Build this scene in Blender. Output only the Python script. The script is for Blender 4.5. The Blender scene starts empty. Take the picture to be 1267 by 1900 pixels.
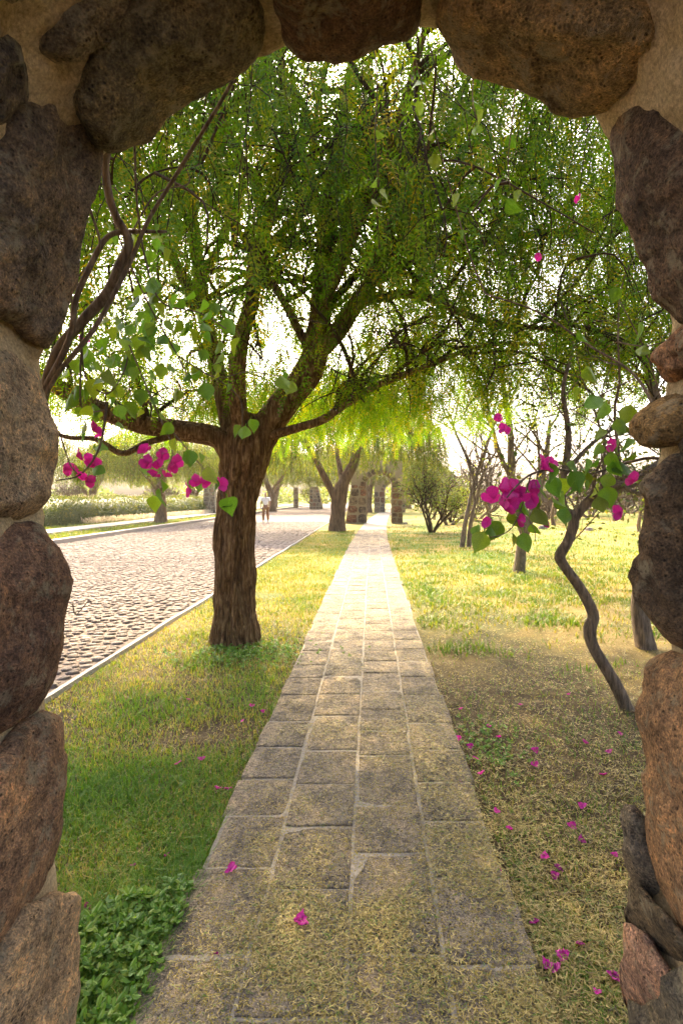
import bpy, math, random
import numpy as np
from mathutils import Vector, noise, Matrix
random.seed(7); RNG = np.random.default_rng(7)
R = math.radians
scene = bpy.context.scene
# ---------------------------------------------------------------- camera, sky, sun, exposure
CAM_H = 1.55; VX, VY, F = 689.0, 920.0, 1000.0          # eye height; vanishing point and focal length in photo pixels
cam_d = bpy.data.cameras.new('camera'); cam = bpy.data.objects.new('camera', cam_d)
scene.collection.objects.link(cam); scene.camera = cam
cam.location = (0, 0, CAM_H); cam.rotation_euler = (R(90), 0, 0)
cam_d.sensor_fit = 'VERTICAL'; cam_d.sensor_height = 36; cam_d.lens = 36 * F / 1900
cam_d.shift_x = -(VX - 633.5) / 1900; cam_d.shift_y = -(950 - VY) / 1900
cam_d.clip_start = 0.05; cam_d.clip_end = 2000
SUN_EL, SUN_AZ = 40.0, -14.0                               # azimuth from +Y, negative = to the left
world = bpy.data.worlds.new('World'); scene.world = world; world.use_nodes = True
wn = world.node_tree.nodes; bg = wn['Background']
sky = wn.new('ShaderNodeTexSky'); sky.sky_type = 'NISHITA'; sky.sun_disc = False
sky.sun_elevation = R(SUN_EL); sky.sun_rotation = R(SUN_AZ)
sky.air_density = 0.7; sky.dust_density = 9.0; sky.ozone_density = 0.4
world.node_tree.links.new(sky.outputs[0], bg.inputs['Color']); bg.inputs['Strength'].default_value = 0.15
sun_d = bpy.data.lights.new('sun', 'SUN'); sun_d.energy = 2.3; sun_d.angle = R(0.53); sun_d.color = (1.0, 0.77, 0.42)
sun = bpy.data.objects.new('sun', sun_d); scene.collection.objects.link(sun)
sdir = Vector((math.sin(R(SUN_AZ)) * math.cos(R(SUN_EL)), math.cos(R(SUN_AZ)) * math.cos(R(SUN_EL)), math.sin(R(SUN_EL))))
sun.rotation_euler = sdir.to_track_quat('Z', 'Y').to_euler(); sun.location = sdir * 60
vs = scene.view_settings
vs.view_transform = 'Standard'; vs.look = 'None'; vs.gamma = 1.0; vs.use_curve_mapping = False; vs.exposure = 2.65
scene.render.engine = 'CYCLES'
cy = scene.cycles
cy.use_adaptive_sampling = True; cy.adaptive_threshold = 0.02; cy.max_bounces = 6; cy.diffuse_bounces = 4; cy.glossy_bounces = 2; cy.transmission_bounces = 4; cy.transparent_max_bounces = 4; cy.volume_bounces = 0
cy.caustics_reflective = False; cy.caustics_refractive = False

# ---------------------------------------------------------------- helpers
C = scene.collection
def P(px, py, d):                                          # photo pixel at a chosen distance -> point
    return np.array([(px - VX) / F * d, d, CAM_H + (VY - py) / F * d])
def G(px, py, z=0.0):                                      # photo pixel on the ground
    return P(px, py, F * (CAM_H - z) / (py - VY))
class Acc:
    def __init__(s): s.v = []; s.f3 = []; s.f4 = []; s.r3 = []; s.r4 = []; s.n = 0
    def add(s, V, Fc, rnd=None):
        V = np.asarray(V, float).reshape(-1, 3); Fc = np.asarray(Fc, int)
        if len(Fc) == 0: return
        r = np.full(len(Fc), 0.5) if rnd is None else np.broadcast_to(np.asarray(rnd, float), (len(Fc),))
        if Fc.shape[1] == 4: s.f4.append(Fc + s.n); s.r4.append(r)
        else: s.f3.append(Fc + s.n); s.r3.append(r)
        s.v.append(V); s.n += len(V)
    def polys(s, Q, rnd=None):                             # Q (n,k,3) loose polygons
        n, k = Q.shape[:2]; s.add(Q.reshape(-1, 3), np.arange(n * k).reshape(n, k), rnd)
    def mesh(s, name, smooth=False):
        V = np.concatenate(s.v).astype(np.float32)
        f4 = np.concatenate(s.f4) if s.f4 else np.zeros((0, 4), int); f3 = np.concatenate(s.f3) if s.f3 else np.zeros((0, 3), int)
        rr = np.concatenate((s.r4 or []) + (s.r3 or [])).astype(np.float32)
        me = bpy.data.meshes.new(name); me.vertices.add(len(V)); me.vertices.foreach_set('co', V.ravel())
        idx = np.concatenate([f4.ravel(), f3.ravel()]).astype(np.int32); me.loops.add(len(idx)); me.loops.foreach_set('vertex_index', idx)
        st = np.concatenate([np.arange(len(f4)) * 4, len(f4) * 4 + np.arange(len(f3)) * 3]).astype(np.int32)
        me.polygons.add(len(st)); me.polygons.foreach_set('loop_start', st)
        me.update(calc_edges=True)
        a = me.attributes.new('rnd', 'FLOAT', 'FACE'); a.data.foreach_set('value', rr)
        me.polygons.foreach_set('use_smooth', np.full(len(st), smooth)); me.update()
        return me
def frames(pts):
    pts = np.asarray(pts, float); T = np.gradient(pts, axis=0); T /= np.linalg.norm(T, axis=1)[:, None] + 1e-9
    ref = np.array([0.13, 0.99, 0.05]) if abs(T[:, 1]).mean() < 0.8 else np.array([1.0, 0.1, 0.05])
    A = np.cross(T, ref); A /= np.linalg.norm(A, axis=1)[:, None] + 1e-9
    return pts, T, A, np.cross(T, A)
def tube(pts, rad, sides=6):
    pts, T, A, B = frames(pts); n = len(pts); rad = np.broadcast_to(np.asarray(rad, float), (n,))
    th = np.linspace(0, 2 * np.pi, sides, endpoint=False)
    V = pts[:, None] + rad[:, None, None] * (np.cos(th)[None, :, None] * A[:, None] + np.sin(th)[None, :, None] * B[:, None])
    i = np.arange(n - 1)[:, None] * sides; j = np.arange(sides)[None]; k = (j + 1) % sides
    return V.reshape(-1, 3), np.stack([i + j, i + k, i + sides + k, i + sides + j], -1).reshape(-1, 4)
def smooth_poly(pts, n):                                   # Catmull-Rom resample (rows of any width)
    pts = np.asarray(pts, float); m = len(pts)
    if m == 2: return pts[0] + (pts[1] - pts[0]) * np.linspace(0, 1, n)[:, None]
    e = np.vstack([2 * pts[0] - pts[1], pts, 2 * pts[-1] - pts[-2]]); t = np.linspace(0, m - 1 - 1e-6, n); i = t.astype(int); u = (t - i)[:, None]
    p0, p1, p2, p3 = e[i], e[i + 1], e[i + 2], e[i + 3]
    return 0.5 * (2 * p1 + (p2 - p0) * u + (2 * p0 - 5 * p1 + 4 * p2 - p3) * u ** 2 + (3 * p1 - p0 - 3 * p2 + p3) * u ** 3)
def nz(x, y, z=0.0): return noise.noise(Vector((x, y, z)))
def obj(name, me, mat=None, parent=None, **kw):
    o = bpy.data.objects.new(name, me); C.objects.link(o)
    if mat is not None and not me.materials: me.materials.append(mat)
    if parent is not None: o.parent = parent
    for k, v in kw.items(): o[k] = v
    return o
def accobj(name, acc, mat, parent=None, smooth=False, **kw): return obj(name, acc.mesh(name, smooth), mat, parent, **kw)
def thing(name, label, cat, loc=(0, 0, 0), group=None, rz=0.0, sc=1.0):
    o = bpy.data.objects.new(name, None); C.objects.link(o); o.location = loc; o.rotation_euler = (0, 0, rz); o.scale = (sc,) * 3
    o.empty_display_size = 0.2; o['label'] = label; o['category'] = cat
    if group: o['group'] = group
    return o
def copy_thing(root, loc, rz=0.0, sc=1.0, label=None):
    r = root.copy(); C.objects.link(r); r.location = loc; r.rotation_euler = (0, 0, rz); r.scale = sc if isinstance(sc, tuple) else (sc,) * 3
    if label: r['label'] = label
    for ch in list(root.children):
        c = ch.copy(); C.objects.link(c); c.parent = r
        for g in list(ch.children):
            d = g.copy(); C.objects.link(d); d.parent = c
    return r
def box(x0, x1, y0, y1, z0, z1):
    V = [(x, y, z) for z in (z0, z1) for y in (y0, y1) for x in (x0, x1)]
    return np.array(V, float), np.array([(0, 2, 3, 1), (4, 5, 7, 6), (0, 1, 5, 4), (2, 6, 7, 3), (0, 4, 6, 2), (1, 3, 7, 5)])

# ---------------------------------------------------------------- materials
def newmat(name):
    m = bpy.data.materials.new(name); m.use_nodes = True; n = m.node_tree.nodes; l = m.node_tree.links
    return m, n, l, n['Principled BSDF']
def node(n, t, **kw):
    x = n.new('ShaderNode' + t)
    for k, v in kw.items(): setattr(x, k, v)
    return x
def ramp(n, cols, pos=None):
    r = n.new('ShaderNodeValToRGB'); e = r.color_ramp.elements
    pos = pos or [i / (len(cols) - 1) for i in range(len(cols))]
    while len(e) < len(cols): e.new(0.5)
    for i, c in enumerate(cols): e[i].position = pos[i]; e[i].color = (*c, 1)
    return r
def noise_tex(n, l, scale, detail=6, rough=0.6, vec=None, dist=0.0):
    t = n.new('ShaderNodeTexNoise'); t.inputs['Scale'].default_value = scale; t.inputs['Detail'].default_value = detail
    t.inputs['Roughness'].default_value = rough; t.inputs['Distortion'].default_value = dist
    if vec is not None: l.new(vec, t.inputs['Vector'])
    return t
def bump(n, l, h, bsdf, strength=0.5, dist=0.02, prev=None):
    b = n.new('ShaderNodeBump'); b.inputs['Strength'].default_value = strength; b.inputs['Distance'].default_value = dist
    l.new(h, b.inputs['Height'])
    if prev is not None: l.new(prev.outputs[0], b.inputs['Normal'])
    if bsdf is not None: l.new(b.outputs[0], bsdf.inputs['Normal'])
    return b
def mixc(n, l, fac, a, b, mode='MIX'):
    m = n.new('ShaderNodeMix'); m.data_type = 'RGBA'; m.blend_type = mode
    for s, v in ((0, fac), (6, a), (7, b)):
        if hasattr(v, 'is_output') or hasattr(v, 'links'): l.new(v, m.inputs[s])
        else: m.inputs[s].default_value = v if s == 0 else (*v, 1)
    return m.outputs[2]
def leafmat(name, cols, trans=0.45, tcol=None, gloss=0.35, pos=None):
    m, n, l, b = newmat(name)
    a = node(n, 'Attribute', attribute_name='rnd'); r = ramp(n, cols, pos); l.new(a.outputs['Fac'], r.inputs[0])
    b.inputs['Roughness'].default_value = 0.55; b.inputs['Specular IOR Level'].default_value = gloss
    l.new(r.outputs[0], b.inputs['Base Color'])
    t = n.new('ShaderNodeBsdfTranslucent'); mm = mixc(n, l, 1.0, r.outputs[0], tcol or (2.2, 2.0, 0.6), 'MULTIPLY'); l.new(mm, t.inputs[0])
    mx = n.new('ShaderNodeMixShader'); mx.inputs[0].default_value = trans
    l.new(b.outputs[0], mx.inputs[1]); l.new(t.outputs[0], mx.inputs[2]); l.new(mx.outputs[0], n['Material Output'].inputs[0])
    return m
def objleafmat(name, trans=0.4, tcol=(1.8, 1.9, 0.6), vein=True):
    m, n, l, b = newmat(name)
    oi = n.new('ShaderNodeObjectInfo'); tc = n.new('ShaderNodeTexCoord')
    nt = noise_tex(n, l, 30, 4, 0.6, tc.outputs['Object']); rr = ramp(n, [(0.65,) * 3, (1.25,) * 3], [0.3, 0.7]); l.new(nt.outputs[0], rr.inputs[0])
    col = mixc(n, l, 1.0, oi.outputs['Color'], rr.outputs[0], 'MULTIPLY')
    l.new(col, b.inputs['Base Color']); b.inputs['Roughness'].default_value = 0.45; b.inputs['Specular IOR Level'].default_value = 0.35
    bump(n, l, nt.outputs[0], b, 0.3, 0.004)
    t = n.new('ShaderNodeBsdfTranslucent'); l.new(mixc(n, l, 1.0, col, tcol, 'MULTIPLY'), t.inputs[0])
    mx = n.new('ShaderNodeMixShader'); mx.inputs[0].default_value = trans
    l.new(b.outputs[0], mx.inputs[1]); l.new(t.outputs[0], mx.inputs[2]); l.new(mx.outputs[0], n['Material Output'].inputs[0])
    return m
def stonemat(name, scale=1.0, pores=True):
    m, n, l, b = newmat(name); g = n.new('ShaderNodeNewGeometry'); oi = n.new('ShaderNodeObjectInfo')
    mp = n.new('ShaderNodeVectorMath'); mp.operation = 'MULTIPLY_ADD'
    l.new(g.outputs['Position'], mp.inputs[0]); mp.inputs[1].default_value = (scale,) * 3
    cb = n.new('ShaderNodeCombineXYZ'); ml = n.new('ShaderNodeMath'); ml.operation = 'MULTIPLY'; ml.inputs[1].default_value = 37.0
    l.new(oi.outputs['Random'], ml.inputs[0]); l.new(ml.outputs[0], cb.inputs[0]); l.new(cb.outputs[0], mp.inputs[2])
    v = mp.outputs[0]
    big = noise_tex(n, l, 7, 5, 0.65, v); mid = noise_tex(n, l, 45, 6, 0.7, v); fine = noise_tex(n, l, 190, 3, 0.6, v)
    r1 = ramp(n, [(0.42, 0.42, 0.45), (1.0,) * 3, (1.75, 1.6, 1.35)], [0.28, 0.5, 0.72]); l.new(big.outputs[0], r1.inputs[0])
    r2 = ramp(n, [(0.35, 0.33, 0.32), (1.0,) * 3, (1.7, 1.6, 1.4)], [0.3, 0.5, 0.7]); l.new(mid.outputs[0], r2.inputs[0])
    c = mixc(n, l, 1.0, oi.outputs['Color'], r1.outputs[0], 'MULTIPLY'); c = mixc(n, l, 0.9, c, r2.outputs[0], 'MULTIPLY'); r3 = ramp(n, [(0.45,) * 3, (1.0,) * 3, (1.9, 1.8, 1.6)], [0.33, 0.5, 0.67]); l.new(fine.outputs[0], r3.inputs[0]); c = mixc(n, l, 0.75, c, r3.outputs[0], 'MULTIPLY')
    li = noise_tex(n, l, 16, 8, 0.72, v, 0.4); lr = ramp(n, [(0,) * 3, (1,) * 3], [0.53, 0.63]); l.new(li.outputs[0], lr.inputs[0])
    lm = n.new('ShaderNodeMath'); lm.operation = 'MULTIPLY'; lm.inputs[1].default_value = 0.62; l.new(lr.outputs[0], lm.inputs[0])
    c = mixc(n, l, lm.outputs[0], c, (0.40, 0.33, 0.20))
    vo = n.new('ShaderNodeTexVoronoi'); vo.inputs['Scale'].default_value = 60; l.new(v, vo.inputs['Vector'])
    pr = ramp(n, [(0,) * 3, (1,) * 3], [0.06, 0.26]); l.new(vo.outputs['Distance'], pr.inputs[0])
    sel = ramp(n, [(1,) * 3, (0,) * 3], [0.40, 0.52]); l.new(mid.outputs[0], sel.inputs[0])
    pm = n.new('ShaderNodeMath'); pm.operation = 'MAXIMUM'; l.new(pr.outputs[0], pm.inputs[0]); l.new(sel.outputs[0], pm.inputs[1])
    pd = ramp(n, [(0.16,) * 3, (1,) * 3]); l.new(pm.outputs[0], pd.inputs[0])
    c = mixc(n, l, 1.0, c, pd.outputs[0], 'MULTIPLY'); l.new(c, b.inputs['Base Color'])
    b.inputs['Roughness'].default_value = 0.92; b.inputs['Specular IOR Level'].default_value = 0.2
    b1 = bump(n, l, big.outputs[0], None, 0.7, 0.05 / scale); b2 = bump(n, l, mid.outputs[0], None, 1.0, 0.03 / scale, b1)
    b3 = bump(n, l, pm.outputs[0], None, 1.0, 0.012 / scale, b2); bump(n, l, fine.outputs[0], b, 1.0, 0.008 / scale, b3)
    return m
def groundmat(name, cols, scale=3.0, bumpd=0.02, rough=0.95, pos=None, fine=60):
    m, n, l, b = newmat(name); g = n.new('ShaderNodeNewGeometry'); v = g.outputs['Position']
    a = noise_tex(n, l, scale, 8, 0.65, v); f = noise_tex(n, l, fine, 5, 0.7, v)
    r = ramp(n, cols, pos); l.new(a.outputs[0], r.inputs[0]); r2 = ramp(n, [(0.55,) * 3, (1.4,) * 3], [0.3, 0.7]); l.new(f.outputs[0], r2.inputs[0])
    l.new(mixc(n, l, 1.0, r.outputs[0], r2.outputs[0], 'MULTIPLY'), b.inputs['Base Color'])
    b.inputs['Roughness'].default_value = rough; b.inputs['Specular IOR Level'].default_value = 0.15
    b1 = bump(n, l, a.outputs[0], None, 0.5, bumpd * 2); bump(n, l, f.outputs[0], b, 0.8, bumpd, b1)
    return m
def barkmat(name, cols, sc=(1, 1, 0.16), scale=38.0, d=0.02):
    m, n, l, b = newmat(name); g = n.new('ShaderNodeTexCoord'); mp = n.new('ShaderNodeMapping'); mp.inputs['Scale'].default_value = sc
    l.new(g.outputs['Object'], mp.inputs[0]); a = noise_tex(n, l, scale, 7, 0.65, mp.outputs[0], 0.6); f = noise_tex(n, l, 120, 4, 0.6, g.outputs['Object'])
    r = ramp(n, cols, [0.3, 0.5, 0.7]); l.new(a.outputs[0], r.inputs[0])
    l.new(r.outputs[0], b.inputs['Base Color']); b.inputs['Roughness'].default_value = 0.9; b.inputs['Specular IOR Level'].default_value = 0.2
    b1 = bump(n, l, a.outputs[0], None, 0.9, d); bump(n, l, f.outputs[0], b, 0.5, d * 0.3, b1)
    return m
M_STONE = stonemat('volcanic_stone'); M_FSTONE = stonemat('far_stone', 0.35)
M_MORTAR = groundmat('mortar', [(0.30, 0.20, 0.09), (0.52, 0.38, 0.20), (0.64, 0.50, 0.30)], 6.0, 0.016, pos=[0.3, 0.5, 0.72], fine=130)
M_FMORTAR = groundmat('pale_mortar', [(0.24, 0.19, 0.12), (0.34, 0.28, 0.185)], 3.0, 0.01)
M_BARK = barkmat('pepper_bark', [(0.03, 0.017, 0.008), (0.19, 0.105, 0.045), (0.45, 0.30, 0.15)], d=0.07)
M_BARKF = barkmat('far_bark', [(0.06, 0.04, 0.025), (0.16, 0.10, 0.055), (0.25, 0.17, 0.10)], scale=12, d=0.05)
M_GREYBARK = barkmat('grey_bark', [(0.06, 0.045, 0.03), (0.17, 0.125, 0.08), (0.30, 0.225, 0.15)], scale=45, d=0.025)
M_VINE = barkmat('vine_bark', [(0.05, 0.035, 0.022), (0.14, 0.10, 0.065), (0.24, 0.19, 0.13)], scale=70, d=0.006)
M_TWIG = groundmat('twig', [(0.03, 0.02, 0.01), (0.09, 0.06, 0.03)], 5.0, 0.002)
M_PALETWIG = groundmat('pale_twig', [(0.07, 0.05, 0.035), (0.16, 0.115, 0.075)], 5.0, 0.002)
M_PEPPER = leafmat('pepper_leaf', [(0.030, 0.090, 0.008), (0.055, 0.135, 0.010), (0.095, 0.160, 0.010), (0.20, 0.175, 0.010)], 0.62, (2.8, 2.4, 0.25))
M_FPEPPER = leafmat('far_pepper_leaf', [(0.045, 0.085, 0.010), (0.085, 0.125, 0.012), (0.16, 0.155, 0.014)], 0.5, (1.7, 1.5, 0.25))
M_BUSH = leafmat('bush_leaf', [(0.05, 0.09, 0.018), (0.10, 0.14, 0.03), (0.18, 0.17, 0.035)], 0.45)
M_HEDGE = leafmat('hedge_leaf', [(0.035, 0.06, 0.01), (0.075, 0.10, 0.016), (0.14, 0.14, 0.022)], 0.4, (1.7, 1.6, .4))
M_GRASS = leafmat('grass_blade', [(0.07, 0.165, 0.010), (0.13, 0.23, 0.018), (0.25, 0.24, 0.035), (0.42, 0.32, 0.10)], 0.35, (1.6, 1.6, 0.6))
M_FIELD = leafmat('field_grass', [(0.065, 0.135, 0.012), (0.12, 0.175, 0.018), (0.22, 0.195, 0.03), (0.34, 0.25, 0.07)], 0.35, (1.5, 1.4, 0.6))
M_LITTER = leafmat('dry_litter', [(0.05, 0.034, 0.012), (0.16, 0.115, 0.032), (0.32, 0.24, 0.065), (0.46, 0.37, 0.13), (0.12, 0.18, 0.022)], 0.15, (1.3, 1.2, 0.7), pos=[0, 0.25, 0.5, 0.8, 0.93])
M_SEED = leafmat('yellow_seed', [(0.30, 0.22, 0.04), (0.5, 0.40, 0.09)], 0.1)
M_COVER = leafmat('cover_leaf', [(0.05, 0.13, 0.008), (0.11, 0.22, 0.014), (0.20, 0.27, 0.025)], 0.3, (1.6, 1.8, 0.5), 0.5)
M_PLUME = leafmat('plume', [(0.45, 0.38, 0.25), (0.7, 0.63, 0.5)], 0.4, (1.1, 1.05, 0.9))
M_LEAF = objleafmat('bougainvillea_leaf'); M_BRACT = objleafmat('magenta_bract', 0.45, (1.3, 0.8, 1.1))
M_SLAB = stonemat('path_slab', 0.8); M_COBBLE = groundmat('cobble', [(0.10, 0.078, 0.065), (0.165, 0.132, 0.108), (0.25, 0.205, 0.17)], 4.0, 0.01, 0.85, [0.35, 0.5, 0.65], 50)
M_PATHBED = groundmat('path_joint', [(0.20, 0.175, 0.14), (0.33, 0.29, 0.235)], 5.0, 0.004)
M_ROAD = groundmat('road_bed', [(0.07, 0.053, 0.042), (0.145, 0.112, 0.092), (0.21, 0.165, 0.14)], 6.0, 0.02, fine=30)
M_CONC = groundmat('kerb_concrete', [(0.32, 0.29, 0.25), (0.46, 0.42, 0.37)], 4.0, 0.004)
M_WALK = groundmat('sidewalk', [(0.25, 0.225, 0.19), (0.36, 0.325, 0.28)], 2.0, 0.004)
def ground_material():
    m, n, l, b = newmat('ground_soil_grass'); g = n.new('ShaderNodeNewGeometry'); v = g.outputs['Position']
    a = noise_tex(n, l, 0.55, 7, 0.62, v); c = noise_tex(n, l, 5.0, 8, 0.7, v); f = noise_tex(n, l, 55, 5, 0.7, v)
    gr = ramp(n, [(0.06, 0.11, 0.014), (0.12, 0.14, 0.025), (0.24, 0.18, 0.05), (0.31, 0.235, 0.08)], [0.36, 0.47, 0.55, 0.66]); l.new(a.outputs[0], gr.inputs[0])
    so = ramp(n, [(0.03, 0.022, 0.012), (0.07, 0.05, 0.024), (0.13, 0.095, 0.042)], [0.3, 0.5, 0.7]); l.new(c.outputs[0], so.inputs[0])
    sx = n.new('ShaderNodeSeparateXYZ'); l.new(v, sx.inputs[0])
    mr = n.new('ShaderNodeMapRange'); mr.inputs['From Min'].default_value = 4.0; mr.inputs['From Max'].default_value = 10.0
    ad = n.new('ShaderNodeMath'); ad.operation = 'MULTIPLY_ADD'; ad.inputs[1].default_value = 9.0; l.new(a.outputs[0], ad.inputs[0]); l.new(sx.outputs[1], ad.inputs[2])
    sb = n.new('ShaderNodeMath'); sb.operation = 'SUBTRACT'; sb.inputs[1].default_value = 4.5; l.new(ad.outputs[0], sb.inputs[0]); l.new(sb.outputs[0], mr.inputs[0])
    col = mixc(n, l, mr.outputs[0], so.outputs[0], gr.outputs[0])
    r2 = ramp(n, [(0.6,) * 3, (1.35,) * 3], [0.3, 0.7]); l.new(f.outputs[0], r2.inputs[0])
    l.new(mixc(n, l, 1.0, col, r2.outputs[0], 'MULTIPLY'), b.inputs['Base Color']); b.inputs['Roughness'].default_value = 0.95; b.inputs['Specular IOR Level'].default_value = 0.1
    b1 = bump(n, l, c.outputs[0], None, 0.6, 0.04); bump(n, l, f.outputs[0], b, 0.8, 0.012, b1)
    return m
M_GROUND = ground_material()

# ---------------------------------------------------------------- ground, path, road
def gz(x, y):                                              # gentle swells in the field on the right
    w = np.clip((x - 2.5) / 6, 0, 1) * np.clip((y - 9) / 9, 0, 1)
    return w * (0.16 + 0.20 * np.sin(x * 0.55 + y * 0.21) * np.cos(y * 0.33 - x * 0.15) + 0.10 * np.sin(x * 1.3 + 1.0) * np.sin(y * 0.9))
xs = np.concatenate([[-400, -200, -90, -40], np.linspace(-24, -3, 15), np.linspace(-2.4, 26, 96), [32, 45, 90, 200, 400]])
ys = np.concatenate([[-60, -20, -6], np.linspace(-2, 50, 150), np.linspace(54, 100, 14), [150, 250, 500, 900]])
X, Y = np.meshgrid(xs, ys); Z = gz(X, Y); V = np.stack([X, Y, Z], -1).reshape(-1, 3)
nx, ny = len(xs), len(ys); i = np.arange(ny - 1)[:, None] * nx; j = np.arange(nx - 1)[None]
a = Acc(); a.add(V, np.stack([i + j, i + j + 1, i + nx + j + 1, i + nx + j], -1).reshape(-1, 4))
accobj('ground', a, M_GROUND, None, True, kind='structure')
def cxp(y): return -0.085 + 0.0010 * max(0.0, y - 12) ** 2   # the path's centre line bends away far off
PL = -0.605; PR = 0.605
a = Acc(); yy = np.concatenate([np.linspace(-1.2, 14, 30), np.linspace(15, 70, 40)])
rows = [(cxp(y) + PL + 0.02 * nz(0, y * 2.0), cxp(y) + PR + 0.02 * nz(5, y * 2.0), y) for y in yy]
V = []
for l_, r_, y in rows: V += [(l_, y, -0.05), (l_, y, 0.030), (r_, y, 0.030), (r_, y, -0.05)]
Fq = []
for k in range(len(rows) - 1):
    for q in range(3): Fq.append((k * 4 + q, k * 4 + q + 1, k * 4 + 4 + q + 1, k * 4 + 4 + q))
a.add(V, Fq); path = accobj('path', a, M_PATHBED, None, False, kind='structure')
colx = [-0.605, -0.318, 0.005, 0.322, 0.605]
def slab(x0, x1, y0, y1, c):
    out = []; nn = 5
    for k in range(4):
        p, q = [((x0, y0), (x1, y0)), ((x1, y0), (x1, y1)), ((x1, y1), (x0, y1)), ((x0, y1), (x0, y0))][k]
        for t in range(nn):
            u = t / nn; out.append((p[0] + (q[0] - p[0]) * u, p[1] + (q[1] - p[1]) * u))
    mx, my = (x0 + x1) / 2, (y0 + y1) / 2; h0 = 0.035 + random.uniform(-.003, .003); tx, ty = random.uniform(-.016, .016), random.uniform(-.016, .016)
    N = len(out); V = []
    for ring, (s, dz) in enumerate(((1.0, -0.03), (1.0, -0.0025), (0.955, 0.0), (0.5, 0.0015))):
        for (x, y) in out:
            jx, jy = 0.010 * nz(x * 11, y * 11, 1), 0.010 * nz(x * 11, y * 11, 7)
            X, Y = mx + (x - mx) * s + jx, my + (y - my) * s + jy
            z = h0 + dz + tx * (X - mx) + ty * (Y - my) + (0.003 * nz(X * 14, Y * 14, 3) if ring > 0 else 0)
            V.append((X - mx, Y - my, z))
    V.append((0, 0, h0 + 0.001)); F4 = []; F3 = []
    for r_ in range(3):
        for t in range(N): F4.append((r_ * N + t, r_ * N + (t + 1) % N, (r_ + 1) * N + (t + 1) % N, (r_ + 1) * N + t))
    F3 = [(3 * N + t, 3 * N + (t + 1) % N, 4 * N) for t in range(N)]
    A = Acc(); A.add(V, F4); A.add(np.zeros((0, 3)), np.array(F3) - 0) if False else None
    A.f3.append(np.array(F3)); A.r3.append(np.full(N, .5))
    o = accobj('slab', A, M_SLAB, path, True); o.location = (mx + cxp(my) + 0.0, my, 0); o.color = (*c, 1); return o
for k in range(4):
    y = [1.38, 1.15, 1.27, 1.22][k]
    while y < 24:
        L = random.uniform(0.33, 0.52); g = random.uniform(0.006, 0.011); br = random.uniform(0.86, 1.12)
        slab(colx[k] + (g if k else random.uniform(-.025, .02)), colx[k + 1] - (g if k < 3 else random.uniform(-.025, .02)), y + g, y + L - g, (0.25 * br, 0.212 * br, 0.165 * br)); y += L
# road of cobbles with its two kerbs
RX0, RX1 = -10.0, -2.5
a = Acc(); V, Fq = box(RX0, RX1, -8, 140, -0.05, 0.006); a.add(V, Fq[1:2]); road = accobj('road', a, M_ROAD, None, False, kind='structure')
a = Acc(); pts = []
for k, y in enumerate(np.linspace(0.5, 60, 120)):
    w = 0.020 + 0.006 * nz(y * 2, 3); xo = RX1 + 0.055 + 0.022 * nz(y * 0.7, 9); h = 0.042 + 0.010 * nz(y * 1.5, 5)
    pts += [(xo - w, y, -0.04), (xo - w, y, h), (xo + w, y, h), (xo + w, y, -0.04)]
Fq = [(k * 4 + q, k * 4 + q + 1, k * 4 + 5 + q, k * 4 + 4 + q) for k in range(119) for q in range(3)]
a.add(pts, Fq); accobj('kerb', a, M_CONC, None, False, kind='structure')
a = Acc(); V, Fq = box(RX0 - 0.32, RX0, 2, 90, -0.05, 0.15); a.add(V, Fq); accobj('kerb', a, M_WALK, None, False, kind='structure')
a = Acc(); V, Fq = box(-14.2, -12.7, 2, 90, -0.05, 0.09); a.add(V, Fq); accobj('sidewalk', a, M_WALK, None, False, kind='structure')
def cobble_mesh(seed, off=(0, 0), s=1.0, rot=0.0, e=1.0, N=8):
    rs = np.random.default_rng(seed); V = []; ca, sa = math.cos(rot), math.sin(rot)
    rad = 1 + 0.28 * (rs.random(N) - 0.5)
    for (q, h) in ((1.0, -0.01), (0.9, 0.011), (0.5, 0.018)):
        for t in range(N):
            th = 2 * math.pi * t / N; x, y = 0.060 * s * e * q * rad[t] * math.cos(th), 0.048 * s * q * rad[t] * math.sin(th)
            V.append((x * ca - y * sa + off[0], x * sa + y * ca + off[1], h * (0.8 + 0.4 * rad[t] * 0.5)))
    V.append((off[0], off[1], 0.019)); F4 = [(r_ * N + t, r_ * N + (t + 1) % N, (r_ + 1) * N + (t + 1) % N, (r_ + 1) * N + t) for r_ in range(2) for t in range(N)]
    F3 = [(2 * N + t, 2 * N + (t + 1) % N, 3 * N) for t in range(N)]
    return np.array(V), np.array(F4), np.array(F3)
cob = []
for m in range(6):
    A = Acc(); V, f4, f3 = cobble_mesh(m); A.add(V, f4); A.f3.append(f3); A.r3.append(np.full(len(f3), .5)); me = A.mesh('cobble', True); me.materials.append(M_COBBLE); cob.append(me)
spots = []; y = 3.4; row = 0
while y < 32:
    dy = 0.105 if y < 14 else 0.17; x = RX1 - 0.06 - random.random() * 0.1
    while x > RX0 + 0.05:
        if -0.60 < x / y: spots.append((x + random.uniform(-.02, .02), y + random.uniform(-.025, .025), 1.0 if y < 14 else 1.55))
        x -= (0.128 if y < 14 else 0.2) * random.uniform(.85, 1.15)
    y += dy; row += 1
spots.sort(key=lambda s: s[1]); A = Acc()
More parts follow.
